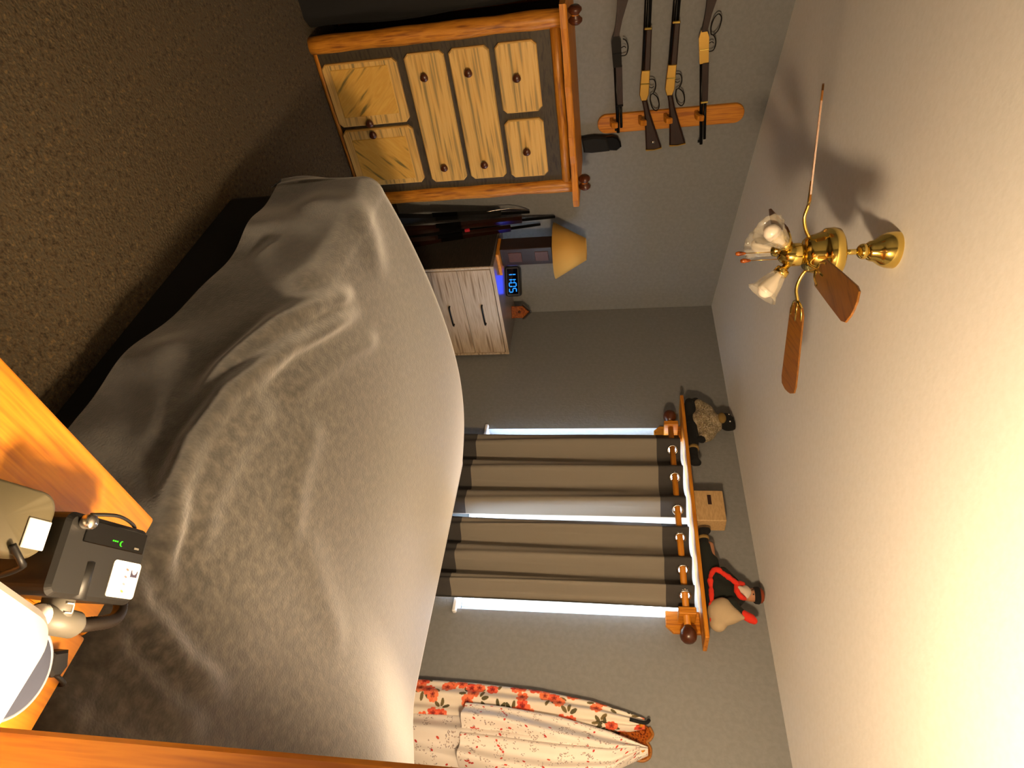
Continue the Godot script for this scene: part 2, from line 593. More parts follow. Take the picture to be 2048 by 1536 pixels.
	M.camo = grained(camo_print(), Vector3.ONE * 7.0, 0.95)
	M.black_fur = relief(plain(Color(0.022, 0.02, 0.018), 0.95), fine, 0.4)
	M.navy_cloth = plain(Color(0.03, 0.035, 0.035), 0.9)
	M.green_cloth = relief(plain(Color(0.065, 0.085, 0.06), 0.95), fine, 0.15)
	M.red_fur = relief(plain(Color(0.80, 0.16, 0.08), 0.95), fine, 0.3)
	M.cream_cloth = plain(Color(0.66, 0.58, 0.46), 0.9)
	M.tan_cloth = plain(Color(0.50, 0.40, 0.20), 0.9)
	M.skin = plain(Color(0.66, 0.46, 0.33), 0.7)
	M.white_fur = relief(plain(Color(0.74, 0.68, 0.62), 0.95), fine, 0.4)
	M.shade_beige = plain(Color(0.78, 0.60, 0.28), 0.85)
	M.shade_white = plain(Color(0.93, 0.91, 0.87), 0.8)
	M.shade_white.backlight_enabled = true
	M.shade_white.backlight = Color(0.9, 0.87, 0.8)
	M.fan_glass = plain(Color(0.90, 0.87, 0.78, 0.17), 0.06)
	M.fan_glass.transparency = BaseMaterial3D.TRANSPARENCY_ALPHA
	M.bulb_off = plain(Color(0.90, 0.86, 0.80), 0.25)

func sky_of_day() -> Environment:
	var e := Environment.new()
	var sm := ProceduralSkyMaterial.new()
	sm.sky_top_color = Color(0.80, 0.88, 1.0)
	sm.sky_horizon_color = Color(0.90, 0.95, 1.0)
	sm.ground_horizon_color = Color(0.72, 0.74, 0.74)
	sm.ground_bottom_color = Color(0.55, 0.56, 0.55)
	sm.sky_energy_multiplier = SKY
	sm.ground_energy_multiplier = SKY * 0.7
	var sky := Sky.new()
	sky.sky_material = sm
	e.background_mode = Environment.BG_SKY
	e.sky = sky
	e.tonemap_mode = Environment.TONE_MAPPER_LINEAR
	e.tonemap_exposure = 1.0
	e.sdfgi_enabled = true
	e.ssao_enabled = true
	e.ssil_enabled = true
	return e

const SKY := 4.5
const LAMP_ENERGY := 5.4
const LAMP_COLOR := Color(1.0, 0.86, 0.68)

func _ready() -> void:
	# camera: held on its side, the room's up is the picture's right
	var cam := Camera3D.new()
	cam.name = "camera"
	var fwd := Vector3(-0.6954, -0.1695, -0.6983).normalized()
	var right := Vector3(0.7103, -0.0166, -0.7037)
	right = (right - fwd * fwd.dot(right)).normalized()
	var up := right.cross(fwd)
	cam.basis = Basis(up, -right, -fwd)
	cam.position = Vector3(0, 1.55, 0)
	cam.fov = 62.1
	cam.near = 0.03
	add_child(cam)
	cam.current = true
	var we := WorldEnvironment.new()
	we.name = "daylight"
	we.environment = sky_of_day()
	add_child(we)
	make_materials()
	room()
	window()
	bed()
	bedside()
	dresser()
	nightstand()
	ceiling_fan()
	curtains()
	robes()
	gun_wall()
	corner_guns()
	shelf_figures()
	bedside_things()

# ---------------------------------------------------------------- the room
func ceil_y(z: float) -> float:
	return CEIL + SLOPE * (z - ZB)

func room() -> void:
	var st := mb()
	box(st, Vector3((XL + XR) / 2, -0.05, (ZB + ZF) / 2), Vector3(XR - XL + 0.3, 0.1, ZF - ZB + 0.3), 0)
	struct("floor", st, M.carpet)
	st = mb()
	box(st, Vector3(XL - 0.06, 1.5, (ZB + ZF) / 2), Vector3(0.12, 3.1, ZF - ZB + 0.3), 0)
	struct("wall_left", st, M.wall)
	st = mb()
	box(st, Vector3(XR + 0.06, 1.5, (ZB + ZF) / 2), Vector3(0.12, 3.1, ZF - ZB + 0.3), 0)
	struct("wall_right", st, M.wall)
	st = mb()
	box(st, Vector3((XL + XR) / 2, 1.5, ZF + 0.06), Vector3(XR - XL + 0.2, 3.1, 0.12), 0)
	struct("wall_front", st, M.wall)
	# window wall with its opening
	st = mb()
	var zc := ZB - 0.08
	box(st, Vector3((XL + WX0) / 2 - 0.06, 1.2, zc), Vector3(WX0 - XL + 0.12, 2.5, 0.16), 0)
	box(st, Vector3((WX1 + XR) / 2 + 0.06, 1.2, zc), Vector3(XR - WX1 + 0.12, 2.5, 0.16), 0)
	box(st, Vector3((WX0 + WX1) / 2, WY0 / 2, zc), Vector3(WX1 - WX0, WY0, 0.16), 0)
	box(st, Vector3((WX0 + WX1) / 2, (WY1 + 2.45) / 2, zc), Vector3(WX1 - WX0, 2.45 - WY1, 0.16), 0)
	struct("wall_back", st, M.wall)
	# sloping ceiling
	st = mb()
	var z0 := ZB - 0.2
	var z1 := ZF + 0.2
	var zm := (z0 + z1) / 2
	var an := atan(SLOPE)
	box(st, Vector3((XL + XR) / 2, ceil_y(zm) + 0.06 / cos(an), zm), Vector3(XR - XL + 0.3, 0.12, (z1 - z0) / cos(an)), 0, Basis(Vector3.RIGHT, -an))
	struct("ceiling", st, M.ceiling)

const WX0 := -2.728
const WX1 := -1.475
const WY0 := 0.665
const WY1 := 1.935

func window() -> void:
	var w := Node3D.new()
	w.name = "window_1"
	add_child(w)
	w.position = Vector3((WX0 + WX1) / 2, WY0, ZB - 0.12)
	w.set_meta("kind", "structure")
	var ww := WX1 - WX0
	var hh := WY1 - WY0
	var st := mb()
	for s in [-1.0, 1.0]:
		box(st, Vector3(s * (ww / 2 - 0.025), hh / 2, 0), Vector3(0.05, hh, 0.07), 0.004)
	box(st, Vector3(0, 0.025, 0), Vector3(ww - 0.1, 0.05, 0.07), 0.004)
	box(st, Vector3(0, hh - 0.025, 0), Vector3(ww - 0.1, 0.05, 0.07), 0.004)
	part("window_frame", st, M.vinyl, w)
	st = mb()
	box(st, Vector3(0, hh / 2, 0.0), Vector3(0.05, hh - 0.1, 0.05), 0.004)
	part("mullion", st, M.vinyl, w)
	for s in [-1.0, 1.0]:
		st = mb()
		box(st, Vector3(s * (ww / 4 - 0.005), hh / 2, -0.005), Vector3(ww / 2 - 0.078, hh - 0.1, 0.006), 0)
		part("pane", st, M.glass, w)
	st = mb()
	box(st, Vector3(0, -0.006, 0.095), Vector3(ww + 0.05, 0.022, 0.1), 0.005)
	part("window_sill", st, M.vinyl, w)

# ---------------------------------------------------------------- bed
const BX0 := -2.22     # foot edge
const BX1 := -0.20     # head end
const BZN := -1.10     # near edge
const BZF := -2.86     # far edge

func bed_top(x: float, z: float) -> float:
	var t := clampf((BZN - z) / (BZN - BZF), 0.0, 1.0)
	var c := sin(PI * pow(t, 0.85))
	var f := smoothstep(-0.7, -2.2, x)
	var y := 0.635 + (0.045 + 0.085 * f) * c
	y -= 0.085 * exp(-t * 7.0) * smoothstep(-1.9, -0.9, x)
	y += 0.08 * smoothstep(-0.95, -0.5, x) * smoothstep(-1.5, -2.3, z)
	y += 0.012 * sin(x * 4.1 + 0.6) * sin(z * 3.7 + 1.0)
	return y

func ridge(p: Vector2, line: Array, amp: float, width: float) -> float:
	var best := 1e9
	var at := 0.0
	for i in line.size() - 1:
		var a: Vector2 = line[i]
		var ab: Vector2 = line[i + 1] - a
		var t := clampf((p - a).dot(ab) / ab.length_squared(), 0.0, 1.0)
		var d := (p - a - ab * t).length()
		if d < best:
			best = d
			at = (i + t) / (line.size() - 1)
	return amp * exp(-best * best / (2.0 * width * width)) * smoothstep(0.0, 0.18, at) * smoothstep(1.0, 0.75, at)

func bed() -> void:
	var b := thing("bed", "wide bed with black skirted base under the grey plush blanket", "bed", Vector3((BX0 + BX1) / 2, 0, (BZN + BZF) / 2))
	var st := mb(true)
	# base with softly rounded corners
	var lx := BX1 - BX0 + 0.05
	var lz := BZN - BZF - 0.06
	var prof := rounded(lx, lz, 0.09, 6)
	var levels := [0.0, 0.03, 0.14, 0.235]
	for l in levels.size() - 1:
		for k in prof.size():
			var p := prof[k]
			var q := prof[(k + 1) % prof.size()]
			quad(st, Vector3(p.x - 0.04, levels[l], -p.y), Vector3(q.x - 0.04, levels[l], -q.y), Vector3(q.x - 0.04, levels[l + 1], -q.y), Vector3(p.x - 0.04, levels[l + 1], -p.y))
	part("base", st, M.black_matt, b)
	st = mb()
	box(st, Vector3(0.03, 0.37, 0), Vector3(lx - 0.17, 0.28, lz - 0.08), 0.05)
	part("mattress", st, M.black_matt, b)
	# unseen headboard of upright planks, added to shade the blanket's head end
	for k in 9:
		st = mb()
		box(st, Vector3(-0.13, 0.61, -0.925 - 0.235 * (k + 0.5)) - b.position, Vector3(0.05, 1.22, 0.228), 0.006)
		part("added_headboard_plank", st, M.honey_y, b)
	st = mb()
	box(st, Vector3(BX0 - (BX0 + BX1) / 2 - 0.025, 0.19, (BZN - BZF) / 2 - 0.03), Vector3(0.018, 0.022, 0.004), 0.001, Basis(Vector3.UP, -0.6))
	part("tag", st, M.white_plastic, b)

	# plush blanket laid over the bed
	var drop_n := 0.40
	var drop_f := 0.42
	var drop_e := 0.40
	var top_w := BZN - BZF
	var top_l := BX1 - BX0
	var nu := 190
	var nv := 210
	var P := PackedVector3Array()
	var UV := PackedVector2Array()
	var rad := 0.075
	var folds := [
		[[Vector2(-1.66, 0.585), Vector2(-1.50, 0.51), Vector2(-1.28, 0.425), Vector2(-1.06, 0.37), Vector2(-0.89, 0.36), Vector2(-0.76, 0.375), Vector2(-0.62, 0.42), Vector2(-0.5, 0.50)], 0.034, 0.018],
		[[Vector2(-1.68, 0.52), Vector2(-1.52, 0.445), Vector2(-1.34, 0.37), Vector2(-1.15, 0.32), Vector2(-0.95, 0.30)], 0.028, 0.022],
		[[Vector2(-1.66, 0.70), Vector2(-1.48, 0.62), Vector2(-1.30, 0.55), Vector2(-1.12, 0.50)], 0.012, 0.022],
		[[Vector2(-1.15, 0.47), Vector2(-0.95, 0.45), Vector2(-0.78, 0.455), Vector2(-0.60, 0.50)], 0.014, 0.028],
		[[Vector2(-0.62, 0.30), Vector2(-0.5, 0.42), Vector2(-0.45, 0.58), Vector2(-0.44, 0.78)], 0.020, 0.022],
		[[Vector2(-0.52, 0.30), Vector2(-0.40, 0.45), Vector2(-0.36, 0.62), Vector2(-0.36, 0.74)], 0.012, 0.02],
		[[Vector2(-0.34, 0.30), Vector2(-0.27, 0.42), Vector2(-0.25, 0.55), Vector2(-0.26, 0.7)], 0.014, 0.022],
		[[Vector2(-2.05, 0.10), Vector2(-2.0, 0.3), Vector2(-1.93, 0.46), Vector2(-1.8, 0.6)], 0.016, 0.05],
		[[Vector2(-1.75, 0.08), Vector2(-1.65, 0.25), Vector2(-1.5, 0.4)], 0.014, 0.05],
		[[Vector2(-1.30, 0.06), Vector2(-1.05, 0.2), Vector2(-0.8, 0.3)], 0.014, 0.04],
		[[Vector2(-0.9, 0.75), Vector2(-0.8, 1.0), Vector2(-0.72, 1.2)], 0.006, 0.04],
		[[Vector2(-1.2, 0.62), Vector2(-0.98, 0.68), Vector2(-0.8, 0.78)], 0.008, 0.03],
	]
	for i in nu + 1:
		var a := (top_l + drop_e) * i / nu            # from the head to the foot hem
		var ex := maxf(a - top_l + rad * 0.6, 0.0)
		var xf := BX1 - minf(a, top_l - rad * 0.6)
		for j in nv + 1:
			var s := (drop_n + top_w + drop_f) * j / nv
			var en := maxf(drop_n + rad * 0.6 - s, 0.0)
			var ef := maxf(s - drop_n - top_w + rad * 0.6, 0.0)
			var zz := BZN - clampf(s - drop_n, rad * 0.6, top_w - rad * 0.6)
			var ez := en - ef
			var over := pow(pow(ex, 6.0) + pow(absf(ez), 6.0), 1.0 / 6.0)
			var y := bed_top(xf, zz)
			var out := 0.0
			var down := 0.0
			var nrm := Vector3.UP
			var dir := Vector3.ZERO
			if over > 0.0:
				dir = Vector3(-ex, 0, ez).normalized()
				var an := minf(over / rad, PI / 2)
				out = rad * sin(an)
				down = rad * (1.0 - cos(an)) + maxf(over - rad * PI / 2, 0.0)
				nrm = (Vector3.UP * cos(an) + dir * sin(an)).normalized()
			var p := Vector3(xf, y - down, zz) + dir * out
			var q := Vector2(BX1 - a, s)
			var d := 0.0
			for f in folds:
				d += ridge(q, f[0], f[1], f[2])
			# gathers of the hanging sides
			var hang := smoothstep(0.12, 0.4, over)
			d += hang * (0.012 * sin(a * 9.0 + 0.7 * sin(a * 3.1)) + 0.007 * sin(a * 19.0 + 1.3) + 0.010 * sin(s * 11.0) * (1.0 if ex > 0.05 else 0.0))
			p += nrm * d
			if ez > 0.0:
				p.y += hang * (0.015 * sin(a * 5.0) + 0.012 * sin(a * 8.3 + 2.0))
			P.append(p)
			UV.append(Vector2(a, s))
	solo("blanket", sheet(P, nu, nv, UV, 0.008), M.blanket, "thick grey plush blanket draped over the whole bed with soft folds", "blanket")

# ---------------------------------------------------------------- bedside stand in the foreground
const BT := 0.70       # its top

func bedside() -> void:
	var x0 := -0.572
	var x1 := 0.10
	var z0 := -0.905
	var z1 := -0.08
	var t := thing("bedside_stand", "honey-coloured pine bedside stand carrying the breathing machine and white box", "nightstand", Vector3((x0 + x1) / 2, 0, (z0 + z1) / 2))
	var w := x1 - x0
	var d := z1 - z0
	# boards of the top, each with rounded long edges
	var n := 3
	for k in n:
		var st := mb(true)
		var bw := w / n - 0.0015
		var cx := -w / 2 + w / n * (k + 0.5)
		var pr := rounded(bw, 0.045, 0.006 if k > 0 else 0.012, 4)
		for e in pr.size():
			var p := pr[e]
			var q := pr[(e + 1) % pr.size()]
			quad(st, Vector3(cx + p.x, BT - 0.0225 + p.y, d / 2), Vector3(cx + p.x, BT - 0.0225 + p.y, -d / 2), Vector3(cx + q.x, BT - 0.0225 + q.y, -d / 2), Vector3(cx + q.x, BT - 0.0225 + q.y, d / 2))
		for e in range(1, pr.size() - 1):
			for s in [-1.0, 1.0]:
				var a := Vector3(cx + pr[0].x, BT - 0.0225 + pr[0].y, s * d / 2)
				var b := Vector3(cx + pr[e].x, BT - 0.0225 + pr[e].y, s * d / 2)
				var c := Vector3(cx + pr[e + 1].x, BT - 0.0225 + pr[e + 1].y, s * d / 2)
				if s > 0:
					tri(st, a, b, c)
				else:
					tri(st, a, c, b)
		part("top_board", st, M.honey_z, t)
	var st2 := mb()
	for s in [-1.0, 1.0]:
		box(st2, Vector3(0, BT / 2 - 0.04, s * (d / 2 - 0.05)), Vector3(w - 0.08, BT - 0.1, 0.022), 0.003)
	box(st2, Vector3(-w / 2 + 0.05, BT / 2 - 0.04, 0), Vector3(0.022, BT - 0.1, d - 0.1), 0.003)
	part("carcass", st2, M.honey_y, t)
	st2 = mb()
	box(st2, Vector3(0, 0.351, 0), Vector3(0.06, 0.70, 0.084), 0.006)
	var post := solo("upright_post", done(st2), M.honey_y, "honey-coloured square pine post standing on the bedside stand", "post")
	post.position = Vector3(-0.130, BT, -0.722)

# ---------------------------------------------------------------- log dresser
const DF := -3.40      # front face of its carcass

func log_post(h: float, r: float) -> SurfaceTool:
	var st := mb(true)
	var prof := [Vector2(0, 0), Vector2(r * 0.96, 0)]
	for k in 14:
		prof.append(Vector2(r * (1.0 + 0.05 * sin(k * 1.7)), h * (k + 0.5) / 14.0))
	prof.append(Vector2(r, h))
	prof.append(Vector2(0, h))
	lathe(st, prof, 18, Transform3D.IDENTITY, 0.025)
	return st

func knob_at(parent: Node, at: Vector3, r: float) -> void:
	var st := mb(true)
	var k := r / 0.02
	lathe(st, [Vector2(0, 0), Vector2(0.010 * k, 0), Vector2(0.009 * k, 0.010 * k), Vector2(0.018 * k, 0.016 * k), Vector2(0.021 * k, 0.025 * k), Vector2(0.016 * k, 0.033 * k), Vector2(0, 0.036 * k)], 14, Transform3D(Basis(Vector3.FORWARD, PI / 2), at), 0.03)
	part("knob", st, M.knob, parent)

func front(parent: Node, called: String, z0: float, z1: float, y0: float, y1: float, knobs: Array) -> MeshInstance3D:
	# a slab of pine with cut corners on the dresser's front; local x runs towards +z
	var w := z1 - z0
	var hh := y1 - y0
	var st := mb()
	prism(st, clipped(w, hh, 0.022), 0.022, Transform3D(Basis(Vector3(0, 0, -1), Vector3(0, 1, 0), Vector3(1, 0, 0)), Vector3.ZERO), 0.006, rng.randf_range(-0.03, 0.03))
	st.generate_normals()
	var o := put(called, st.commit(), M.pine_u, parent)
	o.position = Vector3(DF, (y0 + y1) / 2, (z0 + z1) / 2) - parent.position
	for kb in knobs:
		knob_at(o, Vector3(0.02, kb[1] - (y0 + y1) / 2, kb[0] - (z0 + z1) / 2), 0.021)
	return o

func dresser() -> void:
	var t := thing("dresser", "rustic log-framed pine dresser with six cut-corner fronts and round brown knobs", "dresser", Vector3(-3.66, 0, -1.37))
	var o := t.position
	var st := mb()
	box(st, Vector3(-3.665, 0.65, -1.37) - o, Vector3(0.53, 1.27, 0.82), 0.004)
	part("carcass", st, M.dark_wood, t)
	for z in [-0.935, -1.803]:
		for x in [-3.415, -3.88]:
			var p := part("log_post", log_post(1.29, 0.043), M.log_y, t)
			p.position = Vector3(x, 0, z) - o
			p.rotation.y = z * 3.0 + x
	# rails between the posts
	for y in [1.258, 0.012]:
		st = mb(true)
		tube(st, [Vector3(DF - 0.004, y, -0.97) - o, Vector3(DF + 0.002, y, -1.2) - o, Vector3(DF - 0.002, y + 0.002, -1.5) - o, Vector3(DF - 0.004, y, -1.77) - o], 0.026 if y > 1 else 0.012, 10)
		part("front_rail", st, M.log_z, t)
	# live-edge top board
	st = mb()
	var pts := PackedVector2Array()
	for k in 21:
		var z := -0.855 - 1.055 * k / 20.0
		pts.append(Vector2(-3.335 + 0.012 * sin(k * 1.1) + 0.008 * sin(k * 2.7 + 1.0), z))
	pts.append(Vector2(-3.93, -1.91))
	pts.append(Vector2(-3.93, -0.855))
	var pp := PackedVector2Array()
	for q in pts:
		pp.append(Vector2(q.x - o.x, -(q.y - o.z)))
	prism(st, pp, 0.034, Transform3D(Basis(Vector3(1, 0, 0), Vector3(0, 0, -1), Vector3(0, 1, 0)), Vector3(0, 1.292, 0)), 0.006)
	part("top_board", st, M.honey_z, t)
	front(t, "door", -1.352, -1.022, 0.027, 0.436, [])
	front(t, "door", -1.708, -1.372, 0.027, 0.436, [])
	# inset panels and knobs of the doors
	var doors := [t.get_child(t.get_child_count() - 2), t.get_child(t.get_child_count() - 1)]
	for k in 2:
		st = mb()
		prism(st, clipped(0.25, 0.315, 0.004), 0.005, Transform3D(Basis(Vector3(0, 0, -1), Vector3(0, 1, 0), Vector3(1, 0, 0)), Vector3.ZERO), 0.003, [0.85, -0.75][k])
		st.generate_normals()
		var pn := put("door_panel", st.commit(), M.panel_u, doors[k])
		pn.position = Vector3(0.0205, 0.0, [0.012, -0.012][k])
		knob_at(doors[k], Vector3(0.02, -0.018, [-0.147, 0.142][k]), 0.021)
	front(t, "drawer", -1.715, -1.012, 0.480, 0.690, [[-1.125, 0.573], [-1.621, 0.574]])
	front(t, "drawer", -1.713, -1.010, 0.714, 0.923, [[-1.125, 0.806], [-1.621, 0.808]])
	front(t, "drawer", -1.357, -1.008, 0.952, 1.163, [[-1.173, 1.05]])
	front(t, "drawer", -1.722, -1.394, 0.948, 1.160, [[-1.565, 1.056]])
	# turned spool ends standing on the top board above the posts
	for z in [-0.925, -1.79]:
		st = mb(true)
		lathe(st, [Vector2(0, -0.042), Vector2(0.020, -0.042), Vector2(0.033, -0.030), Vector2(0.034, -0.018), Vector2(0.017, 0.0), Vector2(0.034, 0.018), Vector2(0.033, 0.030), Vector2(0.020, 0.042), Vector2(0, 0.042)], 18, Transform3D(Basis(Vector3.RIGHT, PI / 2), Vector3.ZERO), 0.02)
		var sp := part("finial", st, M.knob, t)
		sp.position = Vector3(-3.40, 1.36, z) - o
		st = mb(true)
		lathe(st, [Vector2(0.0195, -0.006), Vector2(0.0185, 0.0), Vector2(0.0195, 0.006)], 16, Transform3D(Basis(Vector3.RIGHT, PI / 2), Vector3.ZERO))
		part("neck", st, M.honey_z, sp)
	# black upright case beside the dresser
	st = mb(true)
	var pr := rounded(0.42, 0.44, 0.10, 6)
	var prev := []
	for l in 15:
		var y := 1.28 * l / 14.0
		var ringp := []
		for k in pr.size():
			var an := TAU * k / pr.size()
			var s := 1.0 - 0.10 * smoothstep(0.9, 1.28, y) + 0.025 * sin(4.0 * an + y * 7.0) + 0.02 * sin(9.0 * an - y * 5.0)
			ringp.append(Vector3(pr[k].x * s, y, -pr[k].y * s))
		if l > 0:
			for k in pr.size():
				var k2 := (k + 1) % pr.size()
				quad(st, prev[k], prev[k2], ringp[k2], ringp[k])
		prev = ringp
	for k in pr.size():
		tri(st, Vector3(0, 1.30, 0), prev[k], prev[(k + 1) % pr.size()])
	var bag := solo("soft_case", done(st), M.black_soft, "tall soft black case standing on the floor beside the dresser", "case")
	bag.position = Vector3(-3.645, 0.0, -0.66)

# ---------------------------------------------------------------- drawer nightstand in the corner
const NT := 0.736

func nightstand() -> void:
	var x0 := -3.90
	var x1 := -3.425
	var z0 := -3.128
	var z1 := -2.352
	var t := thing("nightstand", "pale wood-grain two-drawer nightstand with dark sides in the room corner", "nightstand", Vector3((x0 + x1) / 2, 0, (z0 + z1) / 2))
	var w := x1 - x0
	var d := z1 - z0
	for s in [-1.0, 1.0]:
		var st := mb()
		box(st, Vector3(-0.004, (NT - 0.022) / 2, s * (d / 2 - 0.009)), Vector3(w - 0.012, NT - 0.022, 0.018), 0.002)
		part("side_panel", st, M.dark_side, t)
	var st := mb()
	box(st, Vector3(0, NT - 0.011, 0), Vector3(w, 0.022, d), 0.002)
	part("top_panel", st, M.grey_top, t)
	st = mb()
	box(st, Vector3(w / 2 - 0.006 + 0.0005, NT - 0.011, 0), Vector3(0.013, 0.023, d + 0.001), 0.002)
	for s in [-1.0, 1.0]:
		box(st, Vector3(w / 2 - 0.006, (NT - 0.02) / 2, s * (d / 2 - 0.009)), Vector3(0.012, NT - 0.024, 0.0185), 0.002)
	part("face_frame", st, M.pale_z, t)
	var ys := [[0.486, 0.708], [0.250, 0.482], [0.03, 0.246]]
	for k in 3:
		st = mb()
		var hh: float = ys[k][1] - ys[k][0]
		prism(st, clipped(d - 0.046, hh, 0.002), 0.018, Transform3D(Basis(Vector3(0, 0, -1), Vector3(0, 1, 0), Vector3(1, 0, 0)), Vector3.ZERO), 0.002)
		st.generate_normals()
		var dr := put("drawer", st.commit(), M.pale_u, t)
		dr.position = Vector3(w / 2 - 0.018, (ys[k][0] + ys[k][1]) / 2, 0)
		st = mb(true)
		tube(st, curve([Vector3(0.016, 0.012, 0.08), Vector3(0.038, 0.012, 0.076), Vector3(0.042, 0.012, 0.0), Vector3(0.038, 0.012, -0.076), Vector3(0.016, 0.012, -0.08)], 5), 0.0065, 8)
		var hd := part("handle", st, M.black_metal, dr)
		hd.position.z = -0.005
	st = mb()
	box(st, Vector3(-w / 2 + 0.006, NT / 2, 0), Vector3(0.01, NT - 0.05, d - 0.04), 0)
	part("back_panel", st, M.dark_side, t)
	night_lamp()
	alarm_clock()
	# little wooden house
	var hs := thing("wooden_house", "little orange wooden house with pitched roof on the corner nightstand", "ornament", Vector3(-3.80, NT, -3.035))
	st = mb()
	prism(st, poly([-0.045, 0, 0.045, 0, 0.045, 0.085, 0, 0.135, -0.045, 0.085]), 0.07, Transform3D(Basis(Vector3.UP, 0.9), Vector3(0, 0, 0)), 0.003)
	part("body", st, M.burl, hs)
	st = mb()
	for s in [-1.0, 1.0]:
		box(st, Basis(Vector3.UP, 0.9) * Vector3(s * 0.028, 0.1135, 0.035), Vector3(0.078, 0.007, 0.086), 0.002, Basis(Vector3.UP, 0.9) * Basis(Vector3.BACK, -s * 0.838))
	part("roof", st, M.walnut, hs)
	st = mb(true)
	lathe(st, [Vector2(0, 0), Vector2(0.011, 0), Vector2(0.011, 0.002), Vector2(0, 0.002)], 14, Transform3D(Basis(Vector3.UP, 0.9) * Basis(Vector3.RIGHT, PI / 2), Basis(Vector3.UP, 0.9) * Vector3(0, 0.06, 0.0695)))
	part("door_hole", st, M.knob, hs)

func night_lamp() -> void:
	var t := thing("table_lamp", "unlit table lamp with tan cone shade on a dark wooden box base", "lamp", Vector3(-3.66, NT, -2.41))
	var turn := Basis(Vector3.UP, 0.12)
	var st := mb()
	box(st, turn * Vector3(0.02, 0.011, -0.012), Vector3(0.17, 0.022, 0.185), 0.003, turn)
	part("foot", st, M.honey_x, t)
	st = mb()
	box(st, turn * Vector3(0, 0.022 + 0.175, 0.01), Vector3(0.115, 0.35, 0.145), 0.004, turn)
	var col := part("column", st, M.walnut, t)
	for y in [0.30, 0.12]:
		st = mb()
		box(st, turn * Vector3(0.058, y, 0.01), Vector3(0.006, 0.09, 0.08), 0.002, turn)
		part("inlay", st, M.knob, col)
	st = mb(true)
	lathe(st, [Vector2(0.006, 0.37), Vector2(0.006, 0.43), Vector2(0.016, 0.43), Vector2(0.016, 0.47), Vector2(0, 0.47)], 12)
	part("socket", st, M.old_brass, t)
	st = mb(true)
	lathe(st, [Vector2(0.188, 0.385), Vector2(0.072, 0.595), Vector2(0.070, 0.595), Vector2(0.186, 0.385), Vector2(0.188, 0.385)], 32)
	part("shade", st, M.shade_beige, t)
	var bulb := ball(Vector3(0, 0.505, 0), Vector3(0.026, 0.036, 0.026), 12)
	part("bulb", bulb, M.bulb_off, t)
	st = mb(true)
	for k in 3:
		var an := TAU * k / 3.0
		tube(st, [Vector3(0, 0.575, 0), Vector3(cos(an) * 0.078, 0.575, sin(an) * 0.078)], 0.002, 6)
	part("shade_spider", st, M.old_brass, t)

func alarm_clock() -> void:
	var at := Vector3(-3.70, NT, -2.675)
	var t := thing("alarm_clock", "black alarm clock with glowing blue digits reading 11:05", "clock", at)
	var turn := Basis(Vector3.UP, 0.95)     # its face looks towards +z turned to the room
	t.basis = turn
	var st := mb()
	prism(st, rounded(0.215, 0.108, 0.022, 5), 0.075, Transform3D(Basis.IDENTITY, Vector3(0, 0.056, -0.075)), 0.008)
	part("body", st, M.black, t)
	st = mb()
	box(st, Vector3(0, 0.056, 0.0005), Vector3(0.180, 0.076, 0.003), 0.001)
	part("display", st, plain(Color(0.008, 0.012, 0.05), 0.08), t)
	# seven-segment digits
	var on := {"1": "bc", "0": "abcdef", "5": "afgcd"}
	var seg := {"a": [0, 1, 1, 0], "g": [0, 0, 1, 0], "d": [0, -1, 1, 0], "f": [-1, 0.5, 0, 1], "b": [1, 0.5, 0, 1], "e": [-1, -0.5, 0, 1], "c": [1, -0.5, 0, 1]}
	var xs := [-0.062, -0.026, 0.022, 0.062]
	var chars := ["1", "1", "0", "5"]
	var lit := glow(Color(0.10, 0.55, 1.0), 1.6)
	for k in 4:
		st = mb()
		for c in on[chars[k]]:
			var s: Array = seg[c]
			var w := 0.013
			var hh := 0.025
			box(st, Vector3(xs[k] + s[0] * w, 0.056 + s[1] * hh, 0.0025), Vector3(0.021 if s[2] == 1 else 0.0065, 0.0065 if s[2] == 1 else 0.021, 0.002), 0.0006)
		part("display_digit", st, lit, t)
	for s in [-1.0, 1.0]:
		st = mb()
		box(st, Vector3(-0.002, 0.056 + s * 0.012, 0.0025), Vector3(0.006, 0.006, 0.002), 0.0006)
		part("display_dot", st, lit, t)
	var l := AreaLight3D.new()
	l.name = "display_glow"
	l.light_color = Color(0.15, 0.25, 1.0)
	l.light_energy = 0.022
	l.area_size = Vector2(0.17, 0.07)
	l.area_range = 6.0
	l.area_attenuation = 2.0
	l.shadow_enabled = true
	t.add_child(l)
	l.position = Vector3(0, 0.056, 0.006)
	l.rotation.y = PI

